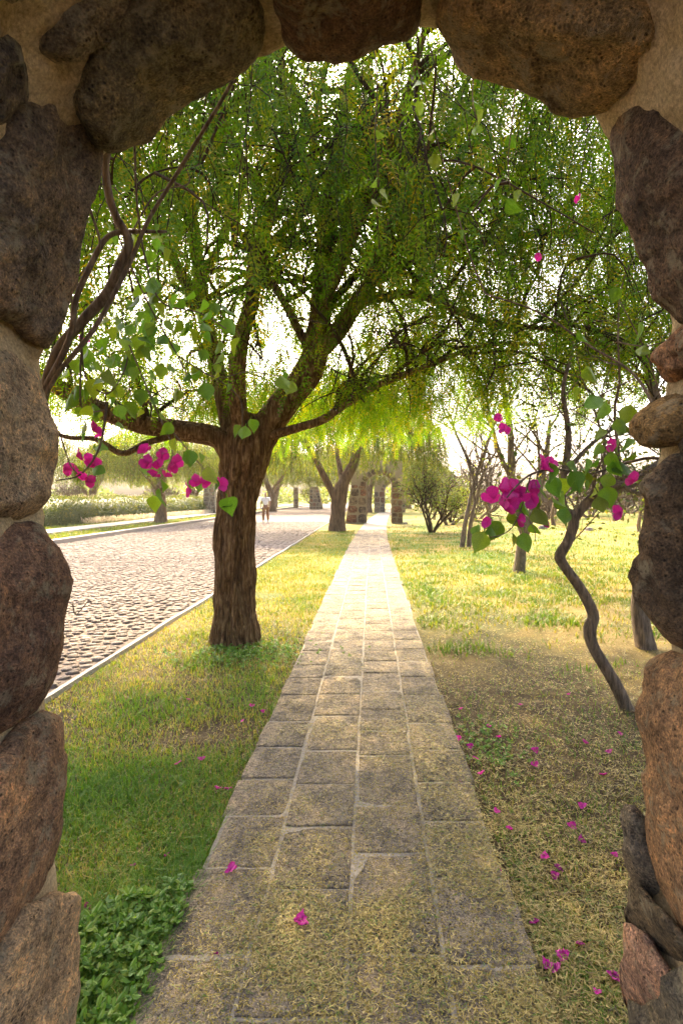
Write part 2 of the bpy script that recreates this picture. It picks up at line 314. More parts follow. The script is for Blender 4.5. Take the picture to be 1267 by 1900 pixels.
for k, (x, y, s) in enumerate(spots):
    sc = random.uniform(0.75, 1.2) * s
    if k < 300:
        o = obj('cobble', cob[k % 6], None, road); o.location = (x, y, 0.004 + random.uniform(-.006, .008)); o.rotation_euler = (random.uniform(-.12, .12), random.uniform(-.12, .12), random.uniform(-.5, .5)); o.scale = (sc, sc, random.uniform(.8, 1.3))
    else:
        V, f4, f3 = cobble_mesh(k, off=(x, y), s=sc, rot=random.uniform(-.5, .5), N=8 if y < 9 else 6); V[:, 2] += 0.004 + random.uniform(-.006, .008)
        n0 = A.n; A.add(V, f4); A.f3.append(f3 + n0); A.r3.append(np.full(len(f3), .5))
accobj('cobbles', A, M_COBBLE, road, True, kind='stuff')

# ---------------------------------------------------------------- the stone archway the photograph is taken through
D = 1.36                                                   # distance of the arch's far edge
MP = [(120, 2060), (118, 1800), (122, 1600), (108, 1290), (104, 960), (100, 700), (104, 610), (130, 480), (165, 390), (212, 290), (300, 205), (400, 148), (500, 122), (640, 96), (790, 80), (880, 96), (980, 140), (1070, 200), (1112, 262), (1158, 400), (1190, 500), (1220, 620), (1218, 760), (1212, 860), (1222, 1000), (1226, 1180), (1214, 1300), (1200, 1480), (1190, 1600), (1176, 1800), (1172, 2060)]
MPs = smooth_poly(MP, 300); dv = np.stack([MPs[:, 0] - VX, VY - MPs[:, 1]], -1)
mth = np.unwrap(np.arctan2(dv[:, 1], dv[:, 0])); mrho = np.hypot(dv[:, 0], dv[:, 1])
o_ = np.argsort(mth); mth, mrho = mth[o_], mrho[o_]
def Mrho(th):
    th = np.asarray(th, float); th = np.where(th < mth[0], th + 2 * np.pi, th); th = np.where(th > mth[-1] + 0.35, th - 2 * np.pi, th)
    return np.interp(th, mth, mrho)
arch = thing('stone_archway', 'rough volcanic stone archway framing the view, thick tan mortar between its boulders', 'archway', (0, D, 0))
def arch_local(p): return (p[0], p[1] - D, p[2])
a = Acc(); prof = [(x / F * D, CAM_H + z / F * D) for x, z in dv]
prof[0] = (prof[0][0], -0.06); prof[-1] = (prof[-1][0], -0.06)
deps = np.linspace(0.74, D - 0.03, 44); n = len(prof); V = []
for d in deps:
    for k, (x, z) in enumerate(prof):
        nn = 0.020 * nz(x * 6, d * 6, z * 6) + 0.012 * nz(x * 17, d * 17, z * 17) + 0.006 * nz(x * 41, d * 41, z * 41)
        rr = math.hypot(x, z - CAM_H); ed = 0.012 * (max(0, (d - (D - 0.09)) / 0.06)) ** 2
        s = (rr + nn + ed) / rr; V.append((x * s, d - D, CAM_H + (z - CAM_H) * s if 0 < k < n - 1 else -0.06))
i = np.arange(len(deps) - 1)[:, None] * n; j = np.arange(n - 1)[None]; a.add(V, np.stack([i + j, i + n + j, i + n + j + 1, i + j + 1], -1).reshape(-1, 4))
HW, HT = 2.3, 3.5
def outer(x, z):
    dx, dz = x, z - CAM_H
    if z < 0: return (math.copysign(HW, x), -0.06)
    s = min(HW / abs(dx) if dx else 1e9, (HT - CAM_H) / dz if dz > 0 else 1e9); ox, oz = dx * s, CAM_H + dz * s
    return (ox, max(-0.06, oz)) if dz > 0 else (math.copysign(HW, x), z)
for d, fl in ((deps[0], False), (deps[-1], True)):
    base = [(v[0], v[2]) for v in V[(0 if not fl else (len(deps) - 1) * n):][:n]]; W = []
    for (x, z), (x0, z0) in zip(base, prof): W.append((x, d - D, z)); ox, oz = outer(x0, z0); W.append((ox, d - D, oz))
    Q = [(2 * k, 2 * k + 2, 2 * k + 3, 2 * k + 1) if fl else (2 * k, 2 * k + 1, 2 * k + 3, 2 * k + 2) for k in range(n - 1)]; a.add(W, Q)
OP = [outer(x, z) for x, z in prof]; W = [(x, d - D, z) for x, z in OP for d in (deps[0], deps[-1])]; a.add(W, [(2 * k, 2 * k + 1, 2 * k + 3, 2 * k + 2) for k in range(n - 1)])
accobj('mortar', a, M_MORTAR, arch, False)
RB = (0.17, 0.105, 0.07); GB = (0.13, 0.105, 0.08); DK = (0.075, 0.06, 0.05); TN = (0.25, 0.175, 0.115); RD = (0.16, 0.075, 0.055); PK = (0.23, 0.14, 0.11)
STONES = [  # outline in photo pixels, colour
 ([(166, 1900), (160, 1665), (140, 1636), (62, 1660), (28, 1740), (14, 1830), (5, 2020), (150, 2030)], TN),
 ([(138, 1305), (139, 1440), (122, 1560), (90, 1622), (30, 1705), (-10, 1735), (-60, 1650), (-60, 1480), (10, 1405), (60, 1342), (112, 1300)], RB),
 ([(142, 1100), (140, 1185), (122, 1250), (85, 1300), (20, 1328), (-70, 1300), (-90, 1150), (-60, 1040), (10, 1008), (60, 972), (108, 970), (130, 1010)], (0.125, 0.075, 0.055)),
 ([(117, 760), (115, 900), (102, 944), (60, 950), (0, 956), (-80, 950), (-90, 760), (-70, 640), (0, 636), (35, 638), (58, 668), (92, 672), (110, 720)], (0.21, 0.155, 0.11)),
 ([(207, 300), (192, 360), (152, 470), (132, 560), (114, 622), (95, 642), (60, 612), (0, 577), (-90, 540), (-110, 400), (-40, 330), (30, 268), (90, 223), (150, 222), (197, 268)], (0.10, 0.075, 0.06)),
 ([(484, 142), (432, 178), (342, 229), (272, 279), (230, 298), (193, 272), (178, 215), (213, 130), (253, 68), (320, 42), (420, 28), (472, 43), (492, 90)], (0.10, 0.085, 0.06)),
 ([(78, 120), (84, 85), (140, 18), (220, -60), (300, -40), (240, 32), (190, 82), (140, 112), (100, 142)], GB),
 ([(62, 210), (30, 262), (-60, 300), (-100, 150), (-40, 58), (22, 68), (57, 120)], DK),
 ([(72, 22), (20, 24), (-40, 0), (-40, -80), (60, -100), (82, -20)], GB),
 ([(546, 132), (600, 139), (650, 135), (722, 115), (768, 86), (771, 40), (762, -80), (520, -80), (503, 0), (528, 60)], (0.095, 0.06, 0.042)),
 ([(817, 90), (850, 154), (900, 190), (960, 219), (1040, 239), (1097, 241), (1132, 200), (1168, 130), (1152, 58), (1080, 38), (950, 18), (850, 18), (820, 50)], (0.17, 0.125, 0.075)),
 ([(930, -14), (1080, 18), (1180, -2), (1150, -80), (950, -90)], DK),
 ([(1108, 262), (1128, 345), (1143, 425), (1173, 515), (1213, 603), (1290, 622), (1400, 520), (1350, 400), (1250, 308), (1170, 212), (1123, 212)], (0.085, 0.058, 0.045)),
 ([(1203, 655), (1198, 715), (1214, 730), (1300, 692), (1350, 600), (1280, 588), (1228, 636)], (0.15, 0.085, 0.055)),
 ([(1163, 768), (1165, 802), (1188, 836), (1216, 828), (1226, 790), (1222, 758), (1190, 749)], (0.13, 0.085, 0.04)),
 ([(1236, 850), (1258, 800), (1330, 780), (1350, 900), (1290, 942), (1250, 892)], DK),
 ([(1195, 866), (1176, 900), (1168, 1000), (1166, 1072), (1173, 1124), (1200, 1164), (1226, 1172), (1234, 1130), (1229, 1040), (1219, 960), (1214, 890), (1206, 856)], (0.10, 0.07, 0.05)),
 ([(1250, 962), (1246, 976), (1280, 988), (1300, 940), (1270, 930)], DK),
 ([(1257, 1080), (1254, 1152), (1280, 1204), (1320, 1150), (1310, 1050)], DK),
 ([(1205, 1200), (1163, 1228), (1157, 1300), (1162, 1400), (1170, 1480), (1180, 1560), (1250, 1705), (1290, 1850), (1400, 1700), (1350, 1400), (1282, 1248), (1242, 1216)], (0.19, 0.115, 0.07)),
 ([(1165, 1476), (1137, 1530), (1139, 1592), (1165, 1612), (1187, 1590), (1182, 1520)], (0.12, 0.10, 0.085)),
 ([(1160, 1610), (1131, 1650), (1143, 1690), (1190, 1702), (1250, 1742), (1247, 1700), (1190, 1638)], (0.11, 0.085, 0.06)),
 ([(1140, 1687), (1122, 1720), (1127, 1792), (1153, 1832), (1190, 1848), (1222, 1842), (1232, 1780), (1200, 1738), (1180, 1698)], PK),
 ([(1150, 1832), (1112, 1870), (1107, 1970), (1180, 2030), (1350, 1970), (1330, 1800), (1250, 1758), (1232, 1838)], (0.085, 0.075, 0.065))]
def chaikin(p, it=2):
    p = np.asarray(p, float)
    for _ in range(it):
        q = np.roll(p, -1, 0); p = np.stack([0.8 * p + 0.2 * q, 0.2 * p + 0.8 * q], 1).reshape(-1, 2)
    return p
def closed_resample(p, n):
    q = np.vstack([p, p[:1]]); d = np.r_[0, np.cumsum(np.linalg.norm(np.diff(q, axis=0), axis=1))]; t = np.linspace(0, d[-1], n, endpoint=False)
    return np.stack([np.interp(t, d, q[:, 0]), np.interp(t, d, q[:, 1])], -1)
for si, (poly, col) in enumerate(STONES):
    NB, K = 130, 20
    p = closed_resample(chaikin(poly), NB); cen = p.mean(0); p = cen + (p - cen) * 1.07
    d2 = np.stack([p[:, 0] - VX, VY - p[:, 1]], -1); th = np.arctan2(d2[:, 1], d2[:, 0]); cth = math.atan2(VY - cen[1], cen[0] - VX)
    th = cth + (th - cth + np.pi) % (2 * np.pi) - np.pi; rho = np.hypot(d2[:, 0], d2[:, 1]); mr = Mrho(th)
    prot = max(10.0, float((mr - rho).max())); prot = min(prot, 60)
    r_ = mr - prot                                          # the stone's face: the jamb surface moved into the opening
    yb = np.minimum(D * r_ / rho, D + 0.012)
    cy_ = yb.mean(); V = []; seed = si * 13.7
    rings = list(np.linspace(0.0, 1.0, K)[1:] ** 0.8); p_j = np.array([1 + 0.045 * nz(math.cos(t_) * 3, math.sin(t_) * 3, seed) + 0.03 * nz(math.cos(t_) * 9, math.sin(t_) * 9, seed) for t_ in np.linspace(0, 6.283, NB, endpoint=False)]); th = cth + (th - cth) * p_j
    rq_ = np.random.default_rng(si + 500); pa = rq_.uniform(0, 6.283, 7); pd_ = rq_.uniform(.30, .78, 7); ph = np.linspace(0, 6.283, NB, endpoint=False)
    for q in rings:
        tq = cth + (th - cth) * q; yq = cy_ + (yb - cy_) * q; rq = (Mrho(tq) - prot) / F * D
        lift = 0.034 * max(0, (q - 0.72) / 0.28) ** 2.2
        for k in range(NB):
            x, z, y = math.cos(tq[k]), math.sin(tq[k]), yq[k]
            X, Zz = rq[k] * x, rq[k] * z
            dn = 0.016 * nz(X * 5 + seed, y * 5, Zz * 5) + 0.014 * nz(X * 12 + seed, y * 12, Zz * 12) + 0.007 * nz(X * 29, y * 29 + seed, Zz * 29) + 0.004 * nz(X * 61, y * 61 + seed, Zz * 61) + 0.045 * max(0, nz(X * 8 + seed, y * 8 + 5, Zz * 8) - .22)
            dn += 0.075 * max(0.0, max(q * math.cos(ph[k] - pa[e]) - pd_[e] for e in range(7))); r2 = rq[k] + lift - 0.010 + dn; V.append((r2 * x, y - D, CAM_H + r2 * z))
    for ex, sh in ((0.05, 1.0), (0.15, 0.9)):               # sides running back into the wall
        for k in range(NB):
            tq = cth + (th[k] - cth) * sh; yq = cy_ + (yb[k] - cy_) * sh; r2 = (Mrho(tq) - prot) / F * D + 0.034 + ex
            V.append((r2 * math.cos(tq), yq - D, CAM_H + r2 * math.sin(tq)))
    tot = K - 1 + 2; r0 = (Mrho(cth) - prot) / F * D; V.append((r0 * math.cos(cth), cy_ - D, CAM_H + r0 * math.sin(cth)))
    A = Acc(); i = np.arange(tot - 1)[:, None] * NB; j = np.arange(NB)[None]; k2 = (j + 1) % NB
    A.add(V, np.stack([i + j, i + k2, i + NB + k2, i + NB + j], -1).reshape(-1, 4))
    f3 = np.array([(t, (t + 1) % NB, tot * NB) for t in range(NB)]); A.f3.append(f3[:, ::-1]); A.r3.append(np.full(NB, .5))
    o = accobj('keystone' if si == 9 else 'stone', A, M_STONE, arch, True); kk = 1.45 if si in (0, 1, 3, 19, 22) else 1.25; o.color = (col[0] * 1.5 * kk, col[1] * 1.40 * kk, col[2] * 1.10 * kk, 1)  # kk lightens some lower stones: partly own tone, partly outside light painted into colour

# ---------------------------------------------------------------- trees: branches, hanging strands, pinnate leaves
def rnd_dir(rs):
    v = rs.normal(size=3); return v / np.linalg.norm(v)
def branch_path(rs, p, d, L, nseg, droop=0.0, wig=0.25, up=0.0):
    pts = [np.array(p, float)]; d = np.array(d, float); st = L / nseg
    for k in range(nseg):
        d = d + wig * rs.normal(size=3) * 0.5 + np.array([0, 0, up - droop]) * (k + 1) / nseg; d /= np.linalg.norm(d); pts.append(pts[-1] + d * st)
    return np.array(pts)
def pinnate(rs, base, dirs, length, npair, lw, acc, curl=0.5):
    """many pinnate leaves at once: base (n,3), dirs (n,3)"""
    n = len(base); d = dirs / np.linalg.norm(dirs, axis=1)[:, None]
    side = np.cross(d, rs.normal(size=(n, 3))); side /= np.linalg.norm(side, axis=1)[:, None] + 1e-9
    up = np.cross(side, d); Lr = length * rs.uniform(0.7, 1.25, n); col = np.clip(rs.normal(0.5, 0.24, n), 0, 1)
    for k in range(npair):
        t = (k + 0.7) / npair; o = base + d * (Lr * t)[:, None] + np.array([0, 0, -1.0]) * (Lr * curl * t * t * 0.5)[:, None]
        ll = Lr * 0.26 * (1.0 - 0.45 * abs(t - 0.45))
        for s in (-1, 1):
            a = d * 0.62 + side * s + up * rs.uniform(-0.35, 0.35, n)[:, None] + np.array([0, 0, -0.25]); a /= np.linalg.norm(a, axis=1)[:, None]
            w = np.cross(a, up); w /= np.linalg.norm(w, axis=1)[:, None] + 1e-9
            tip = o + a * ll[:, None]; mid = o + a * (ll * 0.42)[:, None]; hw = lw * 0.5
            acc.polys(np.stack([o - w * hw + a * (ll * .12)[:, None], tip, o + w * hw + a * (ll * .3)[:, None]], 1), np.clip(col + rs.normal(0, .06, n), 0, 1))
def bark_tube(pts, rad, sides, rings, amp, seed, freq=9):
    pr = smooth_poly(np.c_[np.asarray(pts, float), np.asarray(rad, float)], rings); p, T, A, B = frames(pr[:, :3]); rd = pr[:, 3]
    th = np.linspace(0, 2 * np.pi, sides, endpoint=False); s = np.r_[0, np.cumsum(np.linalg.norm(np.diff(p, axis=0), axis=1))]; V = np.zeros((rings, sides, 3))
    for i in range(rings):
        for k in range(sides):
            c, sn = math.cos(th[k]), math.sin(th[k]); tw = th[k] + 0.25 * s[i] + 0.5 * nz(s[i] * 1.1, seed, 2 * c)
            rdg = abs(math.sin(tw * freq * 0.5 + 1.6 * nz(c * 2.2, sn * 2.2 + seed, s[i] * 2.4))) ** 0.7 - 0.6
            h = amp * (0.55 * rdg + 0.6 * nz(c * 4.5 + seed, sn * 4.5, s[i] * 3.0) + 0.35 * nz(c * 12, sn * 12 + seed, s[i] * 7)) + 0.9 * amp * nz(c * 1.2 + seed, sn * 1.2, s[i] * 1.3)
            V[i, k] = p[i] + rd[i] * (1 + h + (0.35 * max(0, nz(c * 1.9 + seed, sn * 1.9, 0)) * max(0, 1 - s[i] / .35) if sides > 100 else 0) + (.16 * max(0, nz(c * 2 + seed * 2, sn * 2, s[i] * 2.2) - .25) if sides > 100 else 0)) * (c * A[i] + sn * B[i])
    i = np.arange(rings - 1)[:, None] * sides; j = np.arange(sides)[None]; k = (j + 1) % sides
    acc = Acc(); acc.add(V.reshape(-1, 3), np.stack([i + j, i + k, i + sides + k, i + sides + j], -1).reshape(-1, 4)); return acc
def local(pts, base): return np.asarray(pts, float) - np.asarray(base, float)

# --- the big pepper tree
TB = G(437, 1192)
tree = thing('pepper_tree', 'large weeping pepper tree with furrowed brown trunk on the verge beside the slab path', 'tree', tuple(TB))
def L3(lst): return [P(x, y, d) - TB for x, y, d in lst]
trunk_pts = L3([(437, 1203, 5.74), (436, 1180, 5.74), (435, 1130, 5.74), (437, 1060, 5.74), (439, 980, 5.74), (444, 910, 5.74), (452, 860, 5.72), (462, 815, 5.7), (472, 770, 5.7)])
accobj('trunk', bark_tube(trunk_pts, [0.30, 0.262, 0.218, 0.200, 0.200, 0.205, 0.235, 0.24, 0.15], 120, 170, 0.20, 3.0, 22), M_BARK, tree, True)
LIMBS = [
 ([(440, 862, 5.7), (405, 815, 5.65), (335, 800, 5.5), (270, 788, 5.3), (212, 770, 5.15), (150, 742, 5.0), (95, 712, 4.9), (0, 670, 4.8), (-110, 640, 4.7)], [.17, .14, .125, .11, .10, .09, .075, .06, .04]),
 ([(350, 803, 5.55), (276, 821, 5.3), (228, 841, 5.1), (178, 815, 5.0), (118, 809, 4.9), (40, 770, 4.8)], [.05, .045, .04, .035, .03, .02]),
 ([(432, 835, 5.75), (418, 760, 5.85), (402, 680, 5.9), (385, 600, 6.0), (368, 500, 6.1), (360, 410, 6.2), (348, 300, 6.3), (330, 180, 6.4)], [.15, .14, .125, .11, .095, .085, .065, .04]),
 ([(388, 610, 6.0), (335, 510, 5.9), (295, 420, 5.7), (240, 330, 5.5), (170, 250, 5.3)], [.08, .07, .06, .045, .03]),
 ([(450, 820, 5.6), (440, 720, 5.4), (447, 630, 5.3), (466, 560, 5.2), (470, 500, 5.15), (486, 440, 5.1), (506, 380, 5.0), (520, 300, 4.9), (528, 210, 4.8), (520, 90, 4.7)], [.14, .13, .12, .11, .10, .085, .075, .06, .045, .03]),
 ([(472, 500, 5.15), (512, 442, 5.2), (548, 405, 5.3), (575, 340, 5.4), (582, 240, 5.5), (600, 130, 5.6)], [.075, .065, .06, .05, .04, .025]),
 ([(574, 650, 5.7), (548, 600, 5.6), (515, 540, 5.4), (484, 500, 5.3), (450, 440, 5.2), (420, 360, 5.1)], [.075, .07, .06, .05, .04, .025]),
 ([(470, 835, 5.7), (530, 745, 5.7), (572, 690, 5.7), (590, 620, 5.7), (596, 555, 5.65), (602, 480, 5.6), (612, 400, 5.5), (620, 310, 5.4), (640, 210, 5.3), (655, 90, 5.2)], [.20, .185, .17, .155, .14, .125, .105, .085, .065, .04]),
 ([(582, 665, 5.7), (622, 622, 5.6), (652, 575, 5.55), (682, 535, 5.5), (702, 470, 5.4), (718, 415, 5.3), (748, 345, 5.2), (800, 285, 5.1), (860, 225, 5.0), (930, 150, 4.9)], [.14, .135, .13, .12, .11, .10, .09, .075, .055, .035]),
 ([(655, 575, 5.55), (702, 502, 5.6), (762, 442, 5.7), (832, 402, 5.9), (905, 365, 6.1), (1000, 330, 6.3)], [.09, .08, .07, .06, .045, .03]),
 ([(662, 565, 5.5), (740, 545, 5.3), (800, 555, 5.1), (852, 580, 4.9), (920, 600, 4.8), (1010, 610, 4.7), (1120, 640, 4.6)], [.07, .06, .05, .045, .04, .03, .02]),
 ([(480, 815, 5.65), (560, 792, 5.5), (602, 778, 5.4), (635, 755, 5.3), (700, 715, 5.1), (790, 680, 5.0), (900, 640, 5.1), (1010, 640, 5.2)], [.075, .065, .06, .055, .05, .04, .03, .02]),
 ([(700, 520, 5.5), (800, 470, 5.8), (950, 440, 6.2), (1100, 425, 6.6), (1230, 430, 7.0)], [.08, .07, .06, .045, .03]),
 ([(600, 520, 5.6), (650, 430, 6.2), (680, 340, 6.8), (720, 270, 7.4), (740, 200, 8.2)], [.10, .09, .075, .06, .03]),
 ([(590, 600, 5.7), (640, 480, 4.9), (700, 330, 4.2), (760, 160, 3.6), (800, 0, 3.3)], [.07, .06, .045, .035, .02]),
 ([(370, 520, 6.1), (420, 430, 6.8), (450, 350, 7.5), (430, 300, 8.3)], [.07, .06, .045, .03]),
 ([(500, 400, 5.0), (430, 260, 4.3), (350, 100, 3.8), (300, -60, 3.4)], [.06, .05, .035, .02])]
rs = np.random.default_rng(11); secp = []; TW = Acc(); LV = Acc()
for k, (pts, rad) in enumerate(LIMBS):
    lp = L3(pts)
    accobj('limb', bark_tube(lp, np.array(rad) * (0.8 if k in (0, 7) else 0.64), 26, 60, 0.2, k * 3.3, 9), M_BARK, tree, True)
    sp = smooth_poly(np.c_[np.array(lp), rad], 40); secp.append(sp)
strand_pts = []; sec_nodes = []
def ok(p):                                                  # keep foliage past the wall and above head height
    w = p + TB; return w[1] > 1.95
for sp in secp:
    Lt = np.linalg.norm(np.diff(sp[:, :3], axis=0), axis=1).sum(); nsec = int(5 + Lt * 4.2)
    for q in range(nsec):
        t = int(np.clip(rs.uniform(0.32, 1.0) * 39, 0, 38)); p = sp[t, :3]; tan = sp[min(t + 1, 39), :3] - sp[max(t - 1, 0), :3]; tan /= np.linalg.norm(tan) + 1e-9
        d = rnd_dir(rs) * 1.0 + tan * 0.7 + np.array([0, 0, 0.35]); L = rs.uniform(0.7, 1.7); r0 = min(sp[t, 3] * 0.5, 0.03)
        b = branch_path(rs, p, d / np.linalg.norm(d), L, 7, droop=0.30, wig=0.35)
        if b[:, 2].min() < 2.15: continue
        TW.add(*tube(b, np.linspace(r0, 0.006, 8), 5)); sec_nodes.append(b[3:])
        for m in range(rs.integers(4, 7)):
            t2 = rs.integers(2, 8); d2 = rnd_dir(rs) + (b[min(t2, 7)] - b[t2 - 1]) / (L / 7) * 0.8; d2 /= np.linalg.norm(d2)
            b2 = branch_path(rs, b[t2], d2, rs.uniform(0.3, 0.8), 5, droop=0.5, wig=0.4)
            if b2[:, 2].min() < 2.2: continue
            TW.add(*tube(b2, np.linspace(0.008, 0.003, 6), 4))
            for s in range(rs.integers(2, 4)):
                strand_pts.append((b2[rs.integers(2, 6)], rs.uniform(0.3, 0.95)))
allb = np.concatenate([s_[10:, :3] for s_ in secp] + sec_nodes); CC = np.array([0.95, -0.1, 3.55])
use = np.zeros(len(allb))
for q in range(4700):
    if q % 5 < 4: p = CC + rnd_dir(rs) * rs.uniform(.3, 1.0) ** .5 * np.array([4.8, 3.9, 3.3])
    else: p = np.array([rs.uniform(-2.0, 5.0), rs.uniform(-2.4, 2.2), rs.uniform(2.6, 3.9)])       # the low skirt of the crown
    if p[2] < 2.6 or p[1] + TB[1] < 2.2: continue
    wp = p + TB; sxp = VX + wp[0] / wp[1] * F; syp = VY - (wp[2] - CAM_H) / wp[1] * F
    if sxp < 640 and syp > 430 and rs.random() < .3: continue
    if not (60 < sxp < 1260 and syp > -120) and rs.random() < .6: continue
    if sxp > 800 and syp > 420 and rs.random() < .5: continue
    if wp[1] < 4.0 and rs.random() < .5: continue
    if 560 < sxp < 800 and 330 < syp < 640 and wp[1] < 5.7 and rs.random() < .65: continue
    dd = np.linalg.norm(allb - p, axis=1) + .5 * use; k = int(dd.argmin())
    if dd[k] > 2.2 or dd[k] < .12: continue
    use[k] += 1
    a0 = allb[k]; mid = (a0 + p) / 2 + np.array([0, 0, .12 * dd[k]]) + .08 * dd[k] * rs.normal(size=3); b2 = smooth_poly([a0, mid, p], 7); TW.add(*tube(b2, np.linspace(.009, .003, 7), 4)); allb = np.vstack([allb, b2[3:]]); use = np.r_[use, np.zeros(4)]
    for s in range(rs.integers(3, 5)): strand_pts.append((b2[rs.integers(3, 7)], rs.uniform(.35, 1.1)))
lb, ld = [], []
for p, L in strand_pts:
    if not ok(p): continue
    wp = p + TB
    sxp = VX + wp[0] / wp[1] * F; syp = VY - (wp[2] - CAM_H) / wp[1] * F
    if 395 < sxp < 700 and 360 < syp < 660 and rs.random() < 0.45: continue     # airy inner crown between the limbs
    if 300 < sxp < 860 and 300 < syp < 680 and wp[1] < 5.6 and rs.random() < .5: continue
    if 300 < sxp < 860 and 300 < syp < 680 and rs.random() < .0: continue
    if sxp > 820 and syp > 330 and rs.random() < .12: continue
    if 120 < sxp < 400 and 430 < syp < 720 and rs.random() < 0.45: continue
    hem = 2.3 + .45 * nz(wp[0] * 1.1, wp[1] * 1.1, 3.0) + .2 * rs.random() + .12 * max(0.0, wp[0])
    if wp[2] < hem + .1: continue
    L = min(L, wp[2] - hem); d = rnd_dir(rs) * 0.8 + np.array([0, 0, -0.5]); d /= np.linalg.norm(d)
    nb = max(3, int(L / 0.11)); b = branch_path(rs, p, d, L, nb, droop=0.9, wig=0.25)
    if b[-1, 1] + TB[1] < 1.75: continue
    TW.add(*tube(b[::3] if nb > 5 else b[::2] if nb > 3 else b, 0.0028, 3))
    for k in range(1, nb + 1):
        for e in range(2 if rs.random() < 0.6 else 1):
            lb.append(b[k]); dd = rnd_dir(rs) * 0.8 + (b[k] - b[k - 1]) / (L / nb) * 0.35 + np.array([0, 0, -0.55]); ld.append(dd)
pinnate(rs, np.array(lb), np.array(ld), 0.18, 7, 0.0115, LV)
accobj('branchwork', TW, M_TWIG, tree, False, kind='stuff'); accobj('crown', LV, M_PEPPER, tree, False, kind='stuff')
import sys; sys.stderr.write('pepper leaves %d quads %d\n' % (len(lb), LV.n // 4))

# --- farther pepper trees share one crown
def far_pepper(seed):
    rs = np.random.default_rng(seed); LV = Acc(); TW = Acc()
    lb, ld = [], []
    for k in range(1900):
        th = rs.uniform(0, 2 * np.pi); u = rs.random() ** 0.5; rr = 4.6 * u; x, y = rr * math.cos(th), rr * math.sin(th)
        lump = 0.5 * math.sin(3 * th + seed) + 0.4 * math.sin(5 * th + 2 * seed)
        top = 3.4 + (3.2 + lump) * math.sqrt(max(0.02, 1 - (rr / 4.8) ** 2)) - rs.random() ** 2 * 1.4
        L = rs.uniform(0.8, 2.2) * (0.6 + 0.6 * u); L = min(L, top - 2.25 - 0.55 * rs.random())
        if L < 0.3: continue
        nb = int(L / 0.13) + 2; b = branch_path(rs, (x, y, top), (0.35 * math.cos(th) + .2 * rs.normal(), 0.35 * math.sin(th) + .2 * rs.normal(), -0.6), L, nb, droop=0.5, wig=0.15)
        TW.add(*tube(b[::3], 0.006, 3))
        for q in range(nb):
            for e in range(2): lb.append(b[q] + 0.05 * rs.normal(size=3)); ld.append(rnd_dir(rs) * 0.6 + np.array([0, 0, -0.8]))
    n = len(lb); lb = np.array(lb); ld = np.array(ld); ld /= np.linalg.norm(ld, axis=1)[:, None]
    w = np.cross(ld, rs.normal(size=(n, 3))); w /= np.linalg.norm(w, axis=1)[:, None]
    L = rs.uniform(0.12, 0.24, n)[:, None]; hw = 0.016
    LV.polys(np.stack([lb, lb + ld * L * .4 + w * hw, lb + ld * L, lb + ld * L * .4 - w * hw], 1), np.clip(rs.normal(.5, .25, n), 0, 1))
    return LV, TW
LVf, TWf = far_pepper(5)
fp = thing('pepper_tree', 'weeping pepper tree with a forked trunk standing before the far stone gateway', 'tree', (-1.5, 23.8, 0), 'weeping pepper trees along the road', 0.0, 1.0)
accobj('trunk', bark_tube([(0, 0, -.05), (0, 0, .3), (0.03, 0, .9), (0.1, 0, 1.5), (.3, 0, 2.2), (.75, 0, 3.1), (1.1, .1, 4.6), (1.2, .2, 5.6)], [.42, .36, .31, .32, .25, .2, .13, .05], 36, 50, 0.1, 1.0, 12), M_BARKF, fp, True)
accobj('limb', bark_tube([(0.02, 0, 1.2), (-.25, 0, 1.75), (-.6, -.05, 2.45), (-1.0, -.1, 3.2), (-1.8, 0, 4.3)], [.2, .16, .14, .12, .05], 16, 30, 0.1, 2.0, 8), M_BARKF, fp, True)
accobj('limb', bark_tube([(0.25, 0, 2.0), (.1, .4, 2.7), (-.1, 1.2, 3.8), (-.1, 2, 5)], [.14, .12, .1, .05], 14, 30, 0.1, 4.0, 8), M_BARKF, fp, True)
accobj('branchwork', TWf, M_TWIG, fp, False, kind='stuff'); accobj('crown', LVf, M_FPEPPER, fp, False, kind='stuff')
for (x, y, s, rz, lab) in [(-12.1, 31.0, (0.95, 0.95, 0.82), 2.0, 'weeping pepper tree on the grass strip across the cobbled road'),
        (-9.7, 53.0, (1.15, 1.15, 0.95), 4.1, 'weeping pepper tree rising behind the walking person'),
        (-0.3, 50.0, (1.0, 1.0, 1.0), 1.0, 'weeping pepper tree seen through the far stone gateway'),
        (-4.5, 66.0, (1.3, 1.3, 1.1), 5.2, 'weeping pepper tree beyond the farthest pillars of the road'),
        (-13.0, 72.0, (1.4, 1.4, 1.15), 0.4, 'weeping pepper tree beyond the farthest pillars of the road'),
        (-24.0, 46.0, (1.1, 1.1, .95), 0.9, 'weeping pepper tree in the field behind the middle of the clipped hedge'), (-19.0, 58.0, (1.2, 1.2, 1.0), 2.6, 'weeping pepper tree farther off beyond the pillar at the hedge end'),
        (4.2, 62.0, (1.1, 1.1, .95), 3.4, 'weeping pepper tree beside the path behind both gateways')]:
    copy_thing(fp, (x, y, 0), rz, s, lab)

